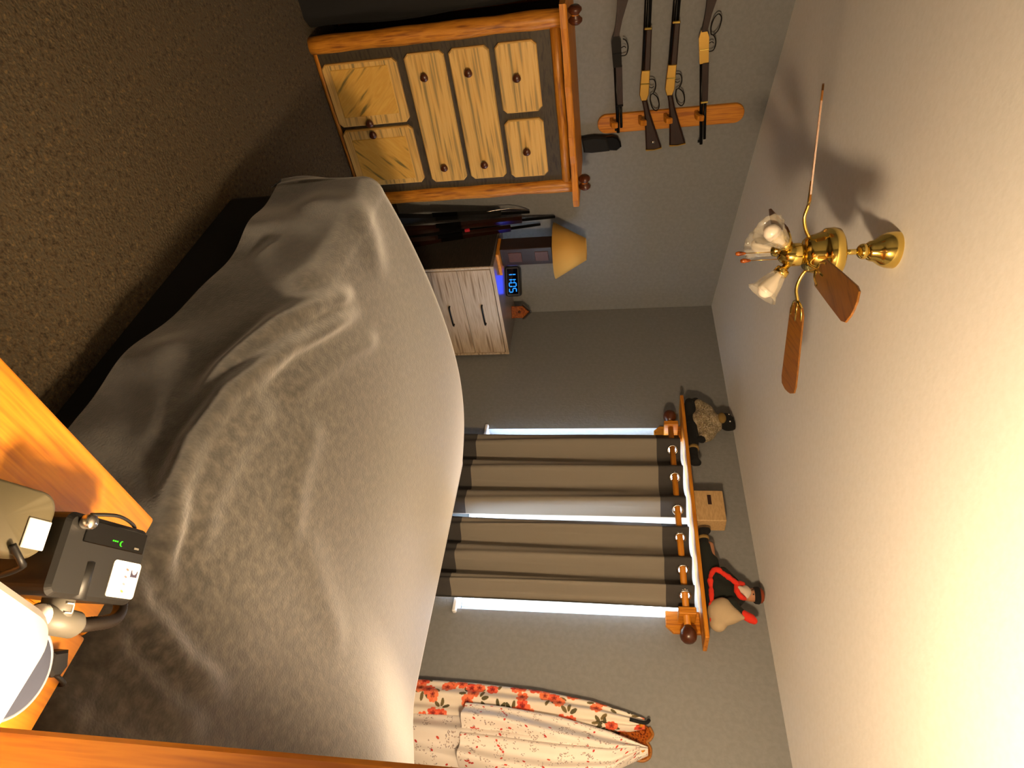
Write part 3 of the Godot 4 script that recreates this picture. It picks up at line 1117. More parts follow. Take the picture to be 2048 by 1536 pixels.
# ---------------------------------------------------------------- ceiling fan
func ceiling_fan() -> void:
	var c := Vector3(-1.95, 0, -1.35)
	var top := ceil_y(c.z)
	var t := thing("ceiling_fan", "brass ceiling fan with four wooden blades and tulip glass lights", "fan", Vector3(c.x, top, c.z))
	var st := mb(true)
	lathe(st, [Vector2(0.012, -0.098), Vector2(0.026, -0.090), Vector2(0.034, -0.078), Vector2(0.036, -0.066), Vector2(0.050, -0.048), Vector2(0.059, -0.028), Vector2(0.062, -0.006), Vector2(0.062, 0.012)], 32)
	part("canopy", st, M.brass, t)
	st = ball(Vector3(0, -0.098, 0), Vector3(0.027, 0.022, 0.027), 18)
	part("hanger_ball", st, M.brass, t)
	st = mb(true)
	tube(st, [Vector3(0, -0.10, 0), Vector3(0, -0.172, 0)], 0.0095, 14)
	part("down_rod", st, M.brass, t)
	st = mb(true)
	lathe(st, [Vector2(0.0, -0.288), Vector2(0.05, -0.288), Vector2(0.062, -0.276), Vector2(0.066, -0.258), Vector2(0.072, -0.240), Vector2(0.078, -0.226), Vector2(0.084, -0.222), Vector2(0.086, -0.196), Vector2(0.082, -0.178), Vector2(0.066, -0.168), Vector2(0.02, -0.166), Vector2(0, -0.166)], 36)
	part("motor_housing", st, M.brass, t)
	st = mb(true)
	lathe(st, [Vector2(0, -0.372), Vector2(0.014, -0.372), Vector2(0.026, -0.362), Vector2(0.034, -0.350), Vector2(0.040, -0.334), Vector2(0.040, -0.302), Vector2(0.034, -0.290), Vector2(0, -0.288)], 30)
	part("switch_housing", st, M.brass, t)
	# blades
	for k in 4:
		var th := deg_to_rad(18.0 + 90.0 * k)
		var er := Vector3(cos(th), 0, sin(th))
		var et := Vector3(-sin(th), 0, cos(th))
		var ch := et * cos(0.26) + Vector3.UP * sin(0.26)
		var bs := Basis(er, ch, er.cross(ch))
		var pl := PackedVector2Array()
		pl.append_array(poly([0.185, -0.032, 0.21, -0.045, 0.36, -0.050, 0.49, -0.053, 0.518, -0.046, 0.532, -0.020, 0.534, 0.0, 0.532, 0.020, 0.518, 0.046, 0.49, 0.053, 0.36, 0.050, 0.21, 0.045, 0.185, 0.032]))
		st = mb()
		prism(st, pl, 0.006, Transform3D(bs, Vector3(0, -0.285, 0)), 0.001)
		var o := part("blade", st, M.blade, t)
		st = mb(true)
		tube(st, curve([er * 0.052 + Vector3.UP * -0.272, er * 0.085 + Vector3.UP * -0.290, er * 0.125 + Vector3.UP * -0.299, er * 0.165 + Vector3.UP * -0.291, er * 0.19 + Vector3.UP * -0.288], 5), 0.006, 8)
		for s in [-1.0, 1.0]:
			tube(st, curve([er * 0.168 + Vector3.UP * -0.291, er * 0.185 + ch * s * 0.026 + Vector3.UP * -0.2895, er * 0.232 + ch * s * 0.036 + Vector3.UP * -0.2885], 5), 0.005, 8)
		tube(st, [er * 0.168 + Vector3.UP * -0.291, er * 0.245 + Vector3.UP * -0.2885], 0.005, 8)
		part("blade_arm", st, M.brass, o)
	# lights: fitter, fluted tulip glass, unlit bulb
	for k in 3:
		var th := deg_to_rad(75.0 - 120.0 * k)
		var out := Vector3(cos(th), 0, sin(th))
		var ax := (out * 0.76 + Vector3.DOWN * 0.65).normalized()
		var side := ax.cross(Vector3.UP).normalized()
		var xf := Transform3D(Basis(side, ax, side.cross(ax)), out * 0.030 + Vector3.UP * -0.338)
		st = mb(true)
		lathe(st, [Vector2(0, 0), Vector2(0.012, 0.0), Vector2(0.012, 0.022), Vector2(0.024, 0.026), Vector2(0.025, 0.046), Vector2(0.022, 0.048), Vector2(0, 0.048)], 20, xf)
		var fit := part("light_fitter", st, M.brass, t)
		st = mb(true)
		var prof := [Vector2(0.0215, 0.040), Vector2(0.026, 0.052), Vector2(0.032, 0.070), Vector2(0.037, 0.090), Vector2(0.041, 0.108), Vector2(0.047, 0.124), Vector2(0.056, 0.136)]
		var inner := []
		for q in prof:
			inner.push_front(Vector2(q.x - 0.0022, q.y))
		lathe(st, prof + inner, 48, xf, 0.0, 12, 0.035)
		part("glass_shade", st, M.fan_glass, fit)
		st = mb(true)
		lathe(st, [Vector2(0.010, 0.046), Vector2(0.013, 0.062), Vector2(0.024, 0.086), Vector2(0.0285, 0.106), Vector2(0.0265, 0.124), Vector2(0.016, 0.138), Vector2(0.006, 0.1425), Vector2(0, 0.143)], 20, xf)
		part("bulb", st, M.bulb_off, fit)
	for s in [-1.0, 1.0]:
		var along := Vector3(0.71, 0, -0.70)
		var p: Vector3 = along * s * 0.013
		st = mb(true)
		tube(st, [Vector3(0, -0.37, 0) + p, Vector3(0, -0.47 + s * 0.008, 0) + p], 0.0014, 6)
		var ch2 := part("pull_chain", st, M.old_brass, t)
		st = mb(true)
		lathe(st, [Vector2(0, -0.505), Vector2(0.006, -0.503), Vector2(0.0085, -0.493), Vector2(0.006, -0.478), Vector2(0.003, -0.470), Vector2(0, -0.468)], 12, Transform3D(Basis.IDENTITY, p + Vector3(0, s * 0.008, 0)))
		part("fob", st, M.burl, ch2)

# ---------------------------------------------------------------- curtain shelf and curtains
const ROD_Y := 1.842
const ROD_Z := -3.06

func curtains() -> void:
	var t := thing("curtain_shelf", "rustic pine shelf with curtain pole and knobbed ends above the window", "shelf", Vector3(-2.09, 1.9, ZB))
	var o := t.position
	var st := mb()
	box(st, Vector3(-2.09, 1.9215, ZB + 0.08) - o, Vector3(1.55, 0.020, 0.16), 0.003)
	part("shelf_board", st, M.honey_x, t)
	for s in [-1.0, 1.0]:
		var bx := -2.66 if s < 0 else -1.458
		st = mb()
		prism(st, poly([-0.055, 0.165, -0.055, 0.035, -0.02, 0.0, 0.055, 0.0, 0.055, 0.165]) if s < 0 else poly([-0.055, 0.165, -0.055, 0.0, 0.02, 0.0, 0.055, 0.035, 0.055, 0.165]), 0.022, Transform3D(Basis.IDENTITY, Vector3(bx + 0.01 * s, 1.745, ZB) - o), 0.003)
		box(st, Vector3(bx, 1.845, ZB + 0.075) - o, Vector3(0.036, 0.085, 0.11), 0.004)
		part("bracket", st, M.honey_y, t)
		st = mb(true)
		var fx := -2.735 if s < 0 else -1.352
		lathe(st, [Vector2(0, -0.042), Vector2(0.018, -0.040), Vector2(0.024, -0.030), Vector2(0.036, -0.014), Vector2(0.040, 0.006), Vector2(0.035, 0.026), Vector2(0.022, 0.040), Vector2(0, 0.045)], 20, Transform3D(Basis(Vector3.BACK, -PI / 2 * s), Vector3(fx, ROD_Y, ROD_Z) - o), 0.02)
		part("finial", st, M.knob, t)
	st = mb(true)
	tube(st, [Vector3(-2.70, ROD_Y, ROD_Z) - o, Vector3(-2.1, ROD_Y - 0.001, ROD_Z) - o, Vector3(-1.385, ROD_Y, ROD_Z) - o], 0.0165, 14)
	part("curtain_pole", st, M.honey_x, t)
	curtain("taupe grommet curtain panel on the side towards the dresser", -2.612, -2.017, -2.640, -2.022, [-2.469, -2.267, -2.047])
	curtain("taupe grommet curtain panel on the side towards the hanging robes", -1.978, -1.503, -2.008, -1.518, [-1.872, -1.685, -1.545])

func curtain(label: String, xa: float, xb: float, xa2: float, xb2: float, holes: Array) -> void:
	var t := thing("curtain", label, "curtain", Vector3((xa + xb) / 2, 0.05, ROD_Z), "pair of window curtains")
	var nu := 132
	var ys := []
	var y := 0.34
	while y < 1.80:
		ys.append(y)
		y += 0.03
	y = 1.806
	while y < 1.889:
		ys.append(y)
		y += 0.0055
	# phase runs through odd multiples of PI at the holes that show
	var xs := [xa]
	var ph := []
	var lam: float = (holes[2] - holes[0]) / 2.0
	var P := PackedVector3Array()
	var UV := PackedVector2Array()
	var nv := ys.size() - 1
	var skip := {}
	var amp := 0.040
	for i in nu + 1:
		var f := float(i) / nu
		var x := lerpf(xa, xb, f)
		var k: float
		if x < holes[0]:
			k = (x - holes[0]) / lam
		elif x < holes[1]:
			k = (x - holes[0]) / (holes[1] - holes[0])
		else:
			k = 1.0 + (x - holes[1]) / (holes[2] - holes[1])
		var phase := PI + TAU * k
		for j in nv + 1:
			var yy: float = ys[j]
			var low := 1.0 - clampf((yy - 0.34) / 1.5, 0.0, 1.0)
			var xx := lerpf(x, lerpf(xa2, xb2, f), low) + 0.010 * cos(phase) * (1.0 - 0.4 * low) + 0.006 * sin(phase * 0.5 + yy * 2.0) * low
			var z := ROD_Z + amp * (1.0 + 0.10 * sin(f * 9.0 + yy * 3.0) * low) * sin(phase) + (0.006 + 0.014 * low) * sin(phase * 2.0 + 1.0 + yy * 1.3) + 0.006 * sin(yy * 4.0 + f * 20.0) * low
			P.append(Vector3(xx, yy, z) - t.position)
			UV.append(Vector2(f * 1.1, yy))
	for i in nu:
		for j in nv:
			var fx := lerpf(xa, xb, (i + 0.5) / nu)
			var fy: float = (ys[j] + ys[j + 1]) / 2
			for hx in holes:
				var dx: float = (fx - hx) * 1.7
				if dx * dx + (fy - ROD_Y) * (fy - ROD_Y) < 0.0235 * 0.0235:
					skip[Vector2i(i, j)] = true
	# three bands of the panel: darker bottom, taupe body, dark header
	var jb := 0
	var jh := 0
	for j in nv + 1:
		if ys[j] < 0.655:
			jb = j
		if ys[j] < 1.775:
			jh = j
	for band in [[0, jb, "bottom_band", M.curtain_band], [jb, jh, "body", M.curtain], [jh, nv, "header_band", M.curtain_band]]:
		var n: int = band[1] - band[0]
		var p2 := PackedVector3Array()
		var u2 := PackedVector2Array()
		var s2 := {}
		for i in nu + 1:
			for j in n + 1:
				p2.append(P[i * (nv + 1) + band[0] + j])
				u2.append(UV[i * (nv + 1) + band[0] + j])
				if skip.has(Vector2i(i, band[0] + j)):
					s2[Vector2i(i, j)] = true
		put(band[2], sheet(p2, nu, n, u2, 0.003, s2), band[3], t)
	# pale lining behind the cloth
	var back := PackedVector3Array()
	for q in P:
		back.append(q + Vector3(0, 0, -0.007))
	put("lining", sheet(back, nu, nv, UV, 0.002, skip), M.lining, t)
	for hx in holes:
		var st := mb(true)
		var bs := Basis(Vector3.UP, atan2(amp * TAU / lam, 1.0))
		ring(st, Vector3(hx, ROD_Y, ROD_Z) - t.position, bs, 0.0265, 0.0045, 24)
		part("grommet", st, M.steel, t)

# ---------------------------------------------------------------- robes on the wall
func robe_piece(parent: Node, called: String, mat: Material, rows: Array, folds: float, seed_: float) -> void:
	# rows of [y, x from, x to, depth]; a flattened hanging tube of cloth with pleats
	var n := 56
	var P := PackedVector3Array()
	var UV := PackedVector2Array()
	var nv := 48
	for i in n + 1:
		var an := TAU * i / n
		for j in nv + 1:
			var f := float(j) / nv * (rows.size() - 1)
			var r0: Array = rows[mini(int(f), rows.size() - 2)]
			var r1: Array = rows[mini(int(f), rows.size() - 2) + 1]
			var e := f - mini(int(f), rows.size() - 2)
			e = e * e * (3.0 - 2.0 * e) * 0.5 + e * 0.5
			var y := lerpf(r0[0], r1[0], e)
			var a := lerpf(r0[1], r1[1], e)
			var b := lerpf(r0[2], r1[2], e)
			var d := lerpf(r0[3], r1[3], e)
			var c := (a + b) / 2
			var w := (b - a) / 2
			var ple := 1.0 + 0.32 * sin(an * folds + seed_ + y * 1.5) * absf(sin(an)) 
			var x := c + w * cos(an)
			var z := d * (0.55 + 0.45 * sin(an) * ple)
			P.append(Vector3(x, y, ZB + 0.004 + z) - parent.position)
			UV.append(Vector2(an / TAU * 2.0 * (w + d) * 1.4, y))
	put(called, sheet(P, n, nv, UV, 0.002), mat, parent)

func robes() -> void:
	var t := thing("hook_plaque", "glossy live-edge burl wood plaque on the window wall holding two robes", "coat hook", Vector3(-0.90, 1.58, ZB))
	var st := mb()
	prism(st, poly([-0.055, 0.065, -0.028, 0.078, -0.006, 0.066, 0.006, 0.052, 0.030, 0.066, 0.062, 0.062, 0.080, 0.035, 0.078, -0.005, 0.088, -0.035, 0.066, -0.062, 0.03, -0.07, -0.01, -0.074, -0.045, -0.070, -0.066, -0.045, -0.078, -0.055, -0.092, -0.04, -0.088, -0.01, -0.07, 0.01, -0.07, 0.04]), 0.024, Transform3D(Basis.IDENTITY, Vector3.ZERO), 0.007)
	part("plaque", st, M.burl, t)
	st = mb(true)
	tube(st, curve([Vector3(-0.055, 0.066, 0.018), Vector3(-0.028, 0.079, 0.018), Vector3(-0.006, 0.067, 0.018), Vector3(0.006, 0.053, 0.018), Vector3(0.030, 0.067, 0.018), Vector3(0.062, 0.062, 0.018), Vector3(0.08, 0.034, 0.018), Vector3(0.078, -0.005, 0.018), Vector3(0.088, -0.035, 0.018)], 5), 0.007, 8)
	part("bark_edge", st, M.bark, t)
	for s in [-1.0, 1.0]:
		st = mb(true)
		tube(st, [Vector3(s * 0.05, 0.02, 0.02), Vector3(s * 0.052, 0.034, 0.075)], 0.009, 10)
		part("peg", st, M.honey_z, t)
	var r1 := thing("robe", "robe with bold red and orange floral print hanging on the plaque", "robe", Vector3(-0.96, 1.0, ZB))
	robe_piece(r1, "body", M.bold_floral, [[1.625, -0.985, -0.945, 0.05], [1.56, -1.0, -0.925, 0.07], [1.40, -1.035, -0.915, 0.09], [1.15, -1.065, -0.90, 0.10], [0.85, -1.08, -0.895, 0.10], [0.40, -1.08, -0.89, 0.11], [0.12, -1.09, -0.88, 0.12]], 7.0, 0.4)
	st = mb(true)
	tube(st, curve([Vector3(-0.975, 1.645, ZB + 0.05) - r1.position, Vector3(-0.955, 1.625, ZB + 0.075) - r1.position, Vector3(-0.962, 1.56, ZB + 0.085) - r1.position], 5), 0.008, 8)
	part("collar", st, M.navy_cloth, r1)
	var r2 := thing("nightgown", "white nightgown with tiny red and grey flowers hanging on the plaque", "nightgown", Vector3(-0.84, 1.0, ZB))
	robe_piece(r2, "body", M.small_floral, [[1.635, -0.868, -0.838, 0.06], [1.52, -0.90, -0.775, 0.10], [1.30, -0.93, -0.70, 0.135], [1.05, -0.935, -0.68, 0.14], [0.80, -0.93, -0.70, 0.13], [0.45, -0.925, -0.74, 0.12], [0.20, -0.93, -0.73, 0.12]], 6.0, 2.0)
	robe_piece(r2, "sleeve", M.small_floral, [[1.60, -0.872, -0.84, 0.09], [1.48, -0.905, -0.80, 0.13], [1.25, -0.945, -0.80, 0.165], [1.0, -0.968, -0.845, 0.17], [0.825, -0.975, -0.845, 0.17]], 4.0, 1.0)
	robe_piece(r2, "sleeve", M.small_floral, [[1.60, -0.862, -0.835, 0.09], [1.48, -0.84, -0.74, 0.14], [1.25, -0.84, -0.69, 0.172], [1.0, -0.85, -0.69, 0.175], [0.83, -0.852, -0.715, 0.175]], 4.0, 3.0)

# ---------------------------------------------------------------- long guns
func gun_frame(at: Vector3, muzzle_z: float, tilt: float) -> Transform3D:
	# hung upside down on the left wall: local x to the muzzle, local y to the gun's top
	var x := Vector3(0, sin(tilt), muzzle_z * cos(tilt))
	var y := Vector3(0, -cos(tilt), muzzle_z * sin(tilt))
	return Transform3D(Basis(x, y, x.cross(y)), at)

func lever_gun(label: String, at: Vector3, muzzle_z: float, tilt: float, barrel: float, brass: bool, emblem: bool) -> Node3D:
	var t := thing("rifle", label, "rifle", at, "long guns on the wall rack")
	t.transform = gun_frame(at, muzzle_z, tilt)
	var zf := func(d: float) -> Transform3D: return Transform3D(Basis.IDENTITY, Vector3(0, 0, -d / 2))
	var st := mb()
	prism(st, poly([-0.085, 0.018, -0.085, -0.012, -0.05, -0.024, 0.085, -0.024, 0.085, 0.024, 0.01, 0.028, -0.05, 0.030]), 0.030, zf.call(0.030), 0.003)
	var rec := part("receiver", st, M.old_brass if brass else M.gun_metal, t)
	st = mb()
	box(st, Vector3(0.012, 0.0, 0.0), Vector3(0.008, 0.050, 0.033), 0.001)
	part("band", st, M.brass if brass else M.gun_metal, rec)
	st = mb()
	prism(st, poly([-0.08, 0.016, -0.13, 0.004, -0.19, -0.006, -0.385, -0.022, -0.388, -0.07, -0.376, -0.115, -0.25, -0.068, -0.16, -0.035, -0.08, -0.014]), 0.034, zf.call(0.034), 0.008)
	var stock := part("stock", st, M.walnut_x, t)
	st = mb()
	prism(st, poly([-0.384, -0.020, -0.394, -0.022, -0.392, -0.07, -0.382, -0.118, -0.374, -0.116, -0.386, -0.07]), 0.034, zf.call(0.034), 0.002)
	part("butt_plate", st, M.old_brass if brass else M.gun_metal, stock)
	if emblem:
		for s in [-1.0, 1.0]:
			st = mb(true)
			lathe(st, [Vector2(0, 0), Vector2(0.011, 0), Vector2(0.011, 0.002), Vector2(0, 0.002)], 14, Transform3D(Basis(Vector3.RIGHT, PI / 2 * s), Vector3(-0.34, -0.062, s * 0.0165)))
			part("inlay", st, M.steel, stock)
	st = mb()
	prism(st, poly([0.082, 0.010, 0.082, -0.026, 0.30, -0.024, 0.30, 0.008]), 0.030, zf.call(0.030), 0.006)
	part("fore_end", st, M.walnut_x, t)
	st = mb(true)
	tube(st, [Vector3(0.08, 0.012, 0), Vector3(barrel, 0.010, 0)], [0.0115, 0.0095], 12)
	part("barrel", st, M.gun_metal, t)
	st = mb(true)
	tube(st, [Vector3(0.29, -0.010, 0), Vector3(barrel - 0.03, -0.010, 0)], 0.0085, 10)
	part("magazine_tube", st, M.gun_metal, t)
	st = mb()
	box(st, Vector3(0.302, -0.004, 0), Vector3(0.014, 0.042, 0.034), 0.003)
	part("barrel_band", st, M.brass if brass else M.gun_metal, t)
	st = mb()
	box(st, Vector3(barrel - 0.02, 0.024, 0), Vector3(0.018, 0.012, 0.003), 0.001)
	part("front_sight", st, M.gun_metal, t)
	# lever with trigger bow and finger loop
	st = mb(true)
	tube(st, curve([Vector3(0.03, -0.024, 0), Vector3(0.026, -0.050, 0), Vector3(-0.01, -0.062, 0), Vector3(-0.045, -0.052, 0), Vector3(-0.058, -0.034, 0)], 6), 0.0032, 8)
	if brass:
		tube(st, curve([Vector3(-0.050, -0.046, 0), Vector3(-0.075, -0.074, 0), Vector3(-0.125, -0.088, 0), Vector3(-0.152, -0.074, 0), Vector3(-0.135, -0.050, 0), Vector3(-0.09, -0.034, 0), Vector3(-0.055, -0.036, 0)], 6), 0.0032, 8)
	tube(st, curve([Vector3(-0.012, -0.024, 0), Vector3(-0.018, -0.040, 0), Vector3(-0.010, -0.050, 0)], 4), 0.0026, 6)
	part("lever", st, M.gun_metal, t)
	return t

func gun_wall() -> void:
	# two scalloped boards with a lip for each gun
	for k in 2:
		var z: float = [-1.695, -0.955][k]
		var t := thing("gun_rack_board", ["orange pine gun rack board with rounded ends near the room corner", "orange pine gun rack board at the edge above the dresser"][k], "gun rack", Vector3(XL, 1.43, z), "gun rack boards")
		var bs := Basis(Vector3(0, 0, -1), Vector3(0, 1, 0), Vector3(1, 0, 0))
		var st := mb()
		var rp := rounded(0.115, 0.865, 0.055, 7)
		var sh := PackedVector2Array()
		for q in rp:
			sh.append(q + Vector2(0, 0.4325))
		prism(st, sh, 0.022, Transform3D(bs, Vector3.ZERO), 0.004)
		part("board", st, M.honey_y, t)
		for y in [0.075, 0.245, 0.395, 0.575]:
			st = mb()
			prism(st, poly([0, 0, 0.055, 0.0, 0.085, 0.012, 0.098, 0.034, 0.090, 0.048, 0.074, 0.046, 0.064, 0.030, 0.05, 0.022, 0.0, 0.022]), 0.030, Transform3D(Basis(Vector3(1, 0, 0), Vector3(0, 1, 0), Vector3(0, 0, 1)), Vector3(0.020, y, 0.012 if k == 0 else -0.012)), 0.004)
			part("peg", st, M.honey_z, t)
	var gx := XL + 0.058
	lever_gun("dark rifle on lowest rack pegs with its muzzle towards the corner", Vector3(gx, 1.555, -1.265), -1.0, 0.02, 0.47, false, false)
	lever_gun("brass-framed lever rifle with bright inlay in the stock on the second rack pegs", Vector3(gx, 1.712, -1.467), 1.0, 0.03, 0.66, true, true)
	lever_gun("brass-framed lever rifle with plain dark stock on the third rack pegs", Vector3(gx, 1.858, -1.450), 1.0, 0.04, 0.66, true, false)
	lever_gun("brass-framed lever rifle on the topmost rack pegs with muzzle towards the corner", Vector3(gx, 2.030, -1.290), -1.0, 0.06, 0.56, true, false)
	# black holstered pistol leaning on the wall on the dresser top
	var h := thing("holster", "black holster with handgun propped on the dresser top below the gun rack", "holster", Vector3(-3.90, 1.3275, -1.80))
	var bs2 := Basis(Vector3(0, 0, -1), Vector3(0, 1, 0), Vector3(1, 0, 0))
	var st2 := mb()
	prism(st2, poly([-0.045, 0.0, 0.045, 0.01, 0.052, 0.06, 0.048, 0.17, 0.030, 0.175, -0.040, 0.16, -0.052, 0.08]), 0.04, Transform3D(bs2, Vector3(-0.02, 0, 0)), 0.010)
	part("sheath", st2, M.black_soft, h)
	st2 = mb()
	prism(st2, poly([-0.042, 0.15, 0.044, 0.165, 0.050, 0.215, 0.028, 0.245, 0.0, 0.24, -0.030, 0.225, -0.045, 0.19]), 0.028, Transform3D(bs2, Vector3(-0.014, 0, 0)), 0.006)
	part("grip", st2, M.gun_metal, h)

func corner_guns() -> void:
	# three long guns stood in the gap between dresser and nightstand
	var spec := [
		["black long gun with a wire sling leaning beside the dresser post", Vector3(-3.60, 0, -2.06), Vector3(-3.90, 0.945, -2.245), M.gun_metal, M.black],
		["long gun with dark red-brown barrel end, tallest of the three leaning ones", Vector3(-3.62, 0, -2.17), Vector3(-3.91, 1.115, -2.30), M.gun_metal, M.walnut],
		["dark long gun with a bright pink tag leaning closest to the nightstand", Vector3(-3.60, 0, -2.26), Vector3(-3.90, 1.01, -2.345), M.gun_metal, M.walnut],
	]
	for k in 3:
		var s: Array = spec[k]
		var foot: Vector3 = s[1]
		var tip: Vector3 = s[2]
		var t := thing("leaning_gun", s[0], "long gun", foot, "long guns leaning in the corner gap")
		var d := tip - foot
		var st := mb(true)
		tube(st, [d * 0.42, d * 1.0], [0.013, 0.010], 12)
		part("barrel", st, s[3], t)
		var y := d.normalized()
		var x := Vector3(0.45, 0, 0.9)
		x = (x - y * y.dot(x)).normalized()
		var bs := Basis(x, y, x.cross(y))
		var l := d.length()
		st = mb()
		prism(st, poly([-0.055, 0.0, 0.050, 0.0, 0.030, 0.20, 0.018, 0.32, 0.022, 0.36, -0.018, 0.36, -0.022, 0.30]), 0.04, Transform3D(bs, -bs.z * 0.02), 0.008)
		part("stock", st, s[4], t)
		st = mb()
		prism(st, poly([-0.022, 0.34, 0.026, 0.34, 0.026, 0.52, -0.018, 0.52]), 0.036, Transform3D(bs, -bs.z * 0.018), 0.004)
		part("receiver", st, M.gun_metal, t)
		st = mb()
		prism(st, poly([-0.014, 0.51, 0.028, 0.51, 0.026, l * 0.80, -0.012, l * 0.80]), 0.036, Transform3D(bs, -bs.z * 0.018), 0.006)
		part("fore_end", st, s[4], t)
		if k == 0:
			st = mb(true)
			tube(st, curve([bs * Vector3(0.028, l * 0.70, 0), bs * Vector3(0.050, l * 0.86, 0), bs * Vector3(0.016, l * 0.985, 0)], 6), 0.003, 6)
			part("sling", st, M.steel, t)
		if k == 2:
			st = mb()
			box(st, bs * Vector3(0.030, 0.545, 0.012), Vector3(0.020, 0.036, 0.020), 0.003, bs)
			part("tag", st, plain(Color(0.78, 0.10, 0.20), 0.6), t)

# ---------------------------------------------------------------- figures on the curtain shelf
const SHELF := 1.9315

func shelf_figures() -> void:
	var at := Vector3(-2.70, SHELF, -3.085)
	var t := thing("plush_bear", "seated black plush bear in a camouflage jacket on the curtain shelf", "plush toy", at)
	put("body", blob([
		[Vector3(0, 0.06, 0), Vector3(0, 0.17, 0), 0.062, 0.050], [Vector3(-0.014, 0.245, 0.010), Vector3(0.014, 0.254, 0.010), 0.046, 0.044],
		[Vector3(-0.036, 0.282, 0.0), Vector3(-0.038, 0.285, 0.0), 0.013, 0.012], [Vector3(0.036, 0.282, 0.0), Vector3(0.038, 0.285, 0.0), 0.013, 0.012],
		[Vector3(-0.06, 0.15, 0.01), Vector3(-0.145, 0.075, 0.045), 0.026, 0.024], [Vector3(0.06, 0.15, 0.01), Vector3(0.165, 0.085, 0.045), 0.026, 0.024],
		[Vector3(-0.04, 0.042, 0.02), Vector3(-0.13, 0.034, 0.055), 0.030, 0.026], [Vector3(0.04, 0.042, 0.02), Vector3(0.25, 0.028, 0.045), 0.030, 0.022],
		[Vector3(0.25, 0.026, 0.045), Vector3(0.30, 0.026, 0.052), 0.022, 0.022]], 0.02, 0.008), M.black_fur, t)
	put("jacket", blob([
		[Vector3(0, 0.095, 0.0), Vector3(0, 0.165, 0), 0.078, 0.066], [Vector3(-0.075, 0.12, 0.01), Vector3(0.075, 0.115, 0.01), 0.064, 0.064],
		[Vector3(-0.06, 0.15, 0.01), Vector3(-0.125, 0.09, 0.04), 0.036, 0.033], [Vector3(0.06, 0.15, 0.01), Vector3(0.145, 0.10, 0.04), 0.036, 0.033]], 0.02, 0.008), M.camo, t)
	put("trousers", blob([
		[Vector3(-0.06, 0.045, 0.0), Vector3(0.06, 0.045, 0.0), 0.044, 0.044],
		[Vector3(-0.04, 0.042, 0.02), Vector3(-0.11, 0.036, 0.05), 0.037, 0.034], [Vector3(0.04, 0.042, 0.02), Vector3(0.22, 0.031, 0.045), 0.037, 0.029]], 0.02, 0.008), M.navy_cloth, t)
	var st := mb(true)
	tube(st, [Vector3(0.225, 0.031, 0.045), Vector3(0.245, 0.030, 0.046)], 0.031, 14)
	part("boot_cuff", st, M.tan_cloth, t)
	put("boot", blob([[Vector3(0.25, 0.028, 0.045), Vector3(0.335, 0.026, 0.05), 0.026, 0.024], [Vector3(0.335, 0.026, 0.05), Vector3(0.345, 0.045, 0.052), 0.024, 0.02]], 0.015, 0.007), M.black_fur, t)
	part("muzzle", ball(Vector3(0.0, 0.218, 0.050), Vector3(0.040, 0.025, 0.022), 16), M.tan_cloth, t)
	for s in [-1.0, 1.0]:
		part("eye", ball(Vector3(s * 0.028, 0.262, 0.049), Vector3(0.0055, 0.0055, 0.004), 8), M.white_plastic, t)

	# small pale wooden box
	var b := thing("slotted_box", "small pale wooden box with a dark slot between the two shelf figures", "box", Vector3(-2.055, SHELF, -3.07))
	st = mb()
	box(st, Vector3(0, 0.0775, 0), Vector3(0.195, 0.155, 0.10), 0.004)
	part("body", st, grained(ramp(51, 0.04, 3, [Color(0.66, 0.53, 0.35), Color(0.74, 0.61, 0.42)]), Vector3(2, 8, 8), 0.7), b)
	st = mb()
	box(st, Vector3(-0.036, 0.080, 0.0495), Vector3(0.062, 0.020, 0.004), 0.001)
	part("slot", st, plain(Color(0.16, 0.06, 0.02), 0.9), b)

	# holiday figure
	at = Vector3(-1.585, SHELF, -3.085)
	t = thing("holiday_figure", "bearded holiday figure in dark green coat with red trim holding a cream sack", "figurine", at)
	put("body", blob([
		[Vector3(0, 0.06, 0), Vector3(0.01, 0.16, 0), 0.052, 0.042], [Vector3(0.014, 0.222, 0.012), Vector3(0.016, 0.236, 0.012), 0.033, 0.032],
		[Vector3(-0.03, 0.046, 0.02), Vector3(-0.27, 0.024, 0.045), 0.030, 0.020], [Vector3(-0.02, 0.050, 0.03), Vector3(-0.25, 0.060, 0.02), 0.030, 0.020],
		[Vector3(0.05, 0.15, 0.015), Vector3(0.095, 0.115, 0.06), 0.022, 0.020], [Vector3(0.095, 0.115, 0.06), Vector3(0.155, 0.175, 0.06), 0.020, 0.014],
		[Vector3(-0.04, 0.15, 0.015), Vector3(-0.075, 0.10, 0.06), 0.022, 0.020]], 0.02, 0.008), M.skin, t)
	put("coat", blob([
		[Vector3(0, 0.075, 0), Vector3(0.01, 0.160, 0), 0.066, 0.050], [Vector3(-0.03, 0.05, 0.02), Vector3(0.10, 0.05, 0.02), 0.046, 0.040],
		[Vector3(0.05, 0.15, 0.015), Vector3(0.095, 0.115, 0.06), 0.032, 0.030], [Vector3(0.095, 0.115, 0.06), Vector3(0.142, 0.165, 0.06), 0.030, 0.022],
		[Vector3(-0.04, 0.15, 0.015), Vector3(-0.075, 0.10, 0.06), 0.032, 0.028]], 0.02, 0.008), M.green_cloth, t)
	put("trousers", blob([
		[Vector3(-0.03, 0.046, 0.02), Vector3(-0.23, 0.028, 0.045), 0.042, 0.030], [Vector3(-0.02, 0.055, 0.02), Vector3(-0.16, 0.065, 0.02), 0.045, 0.028]], 0.02, 0.008), M.green_cloth, t)
	put("boot", blob([[Vector3(-0.25, 0.026, 0.045), Vector3(-0.31, 0.026, 0.05), 0.025, 0.024], [Vector3(-0.31, 0.026, 0.05), Vector3(-0.32, 0.052, 0.05), 0.022, 0.018]], 0.012, 0.007), M.black_fur, t)
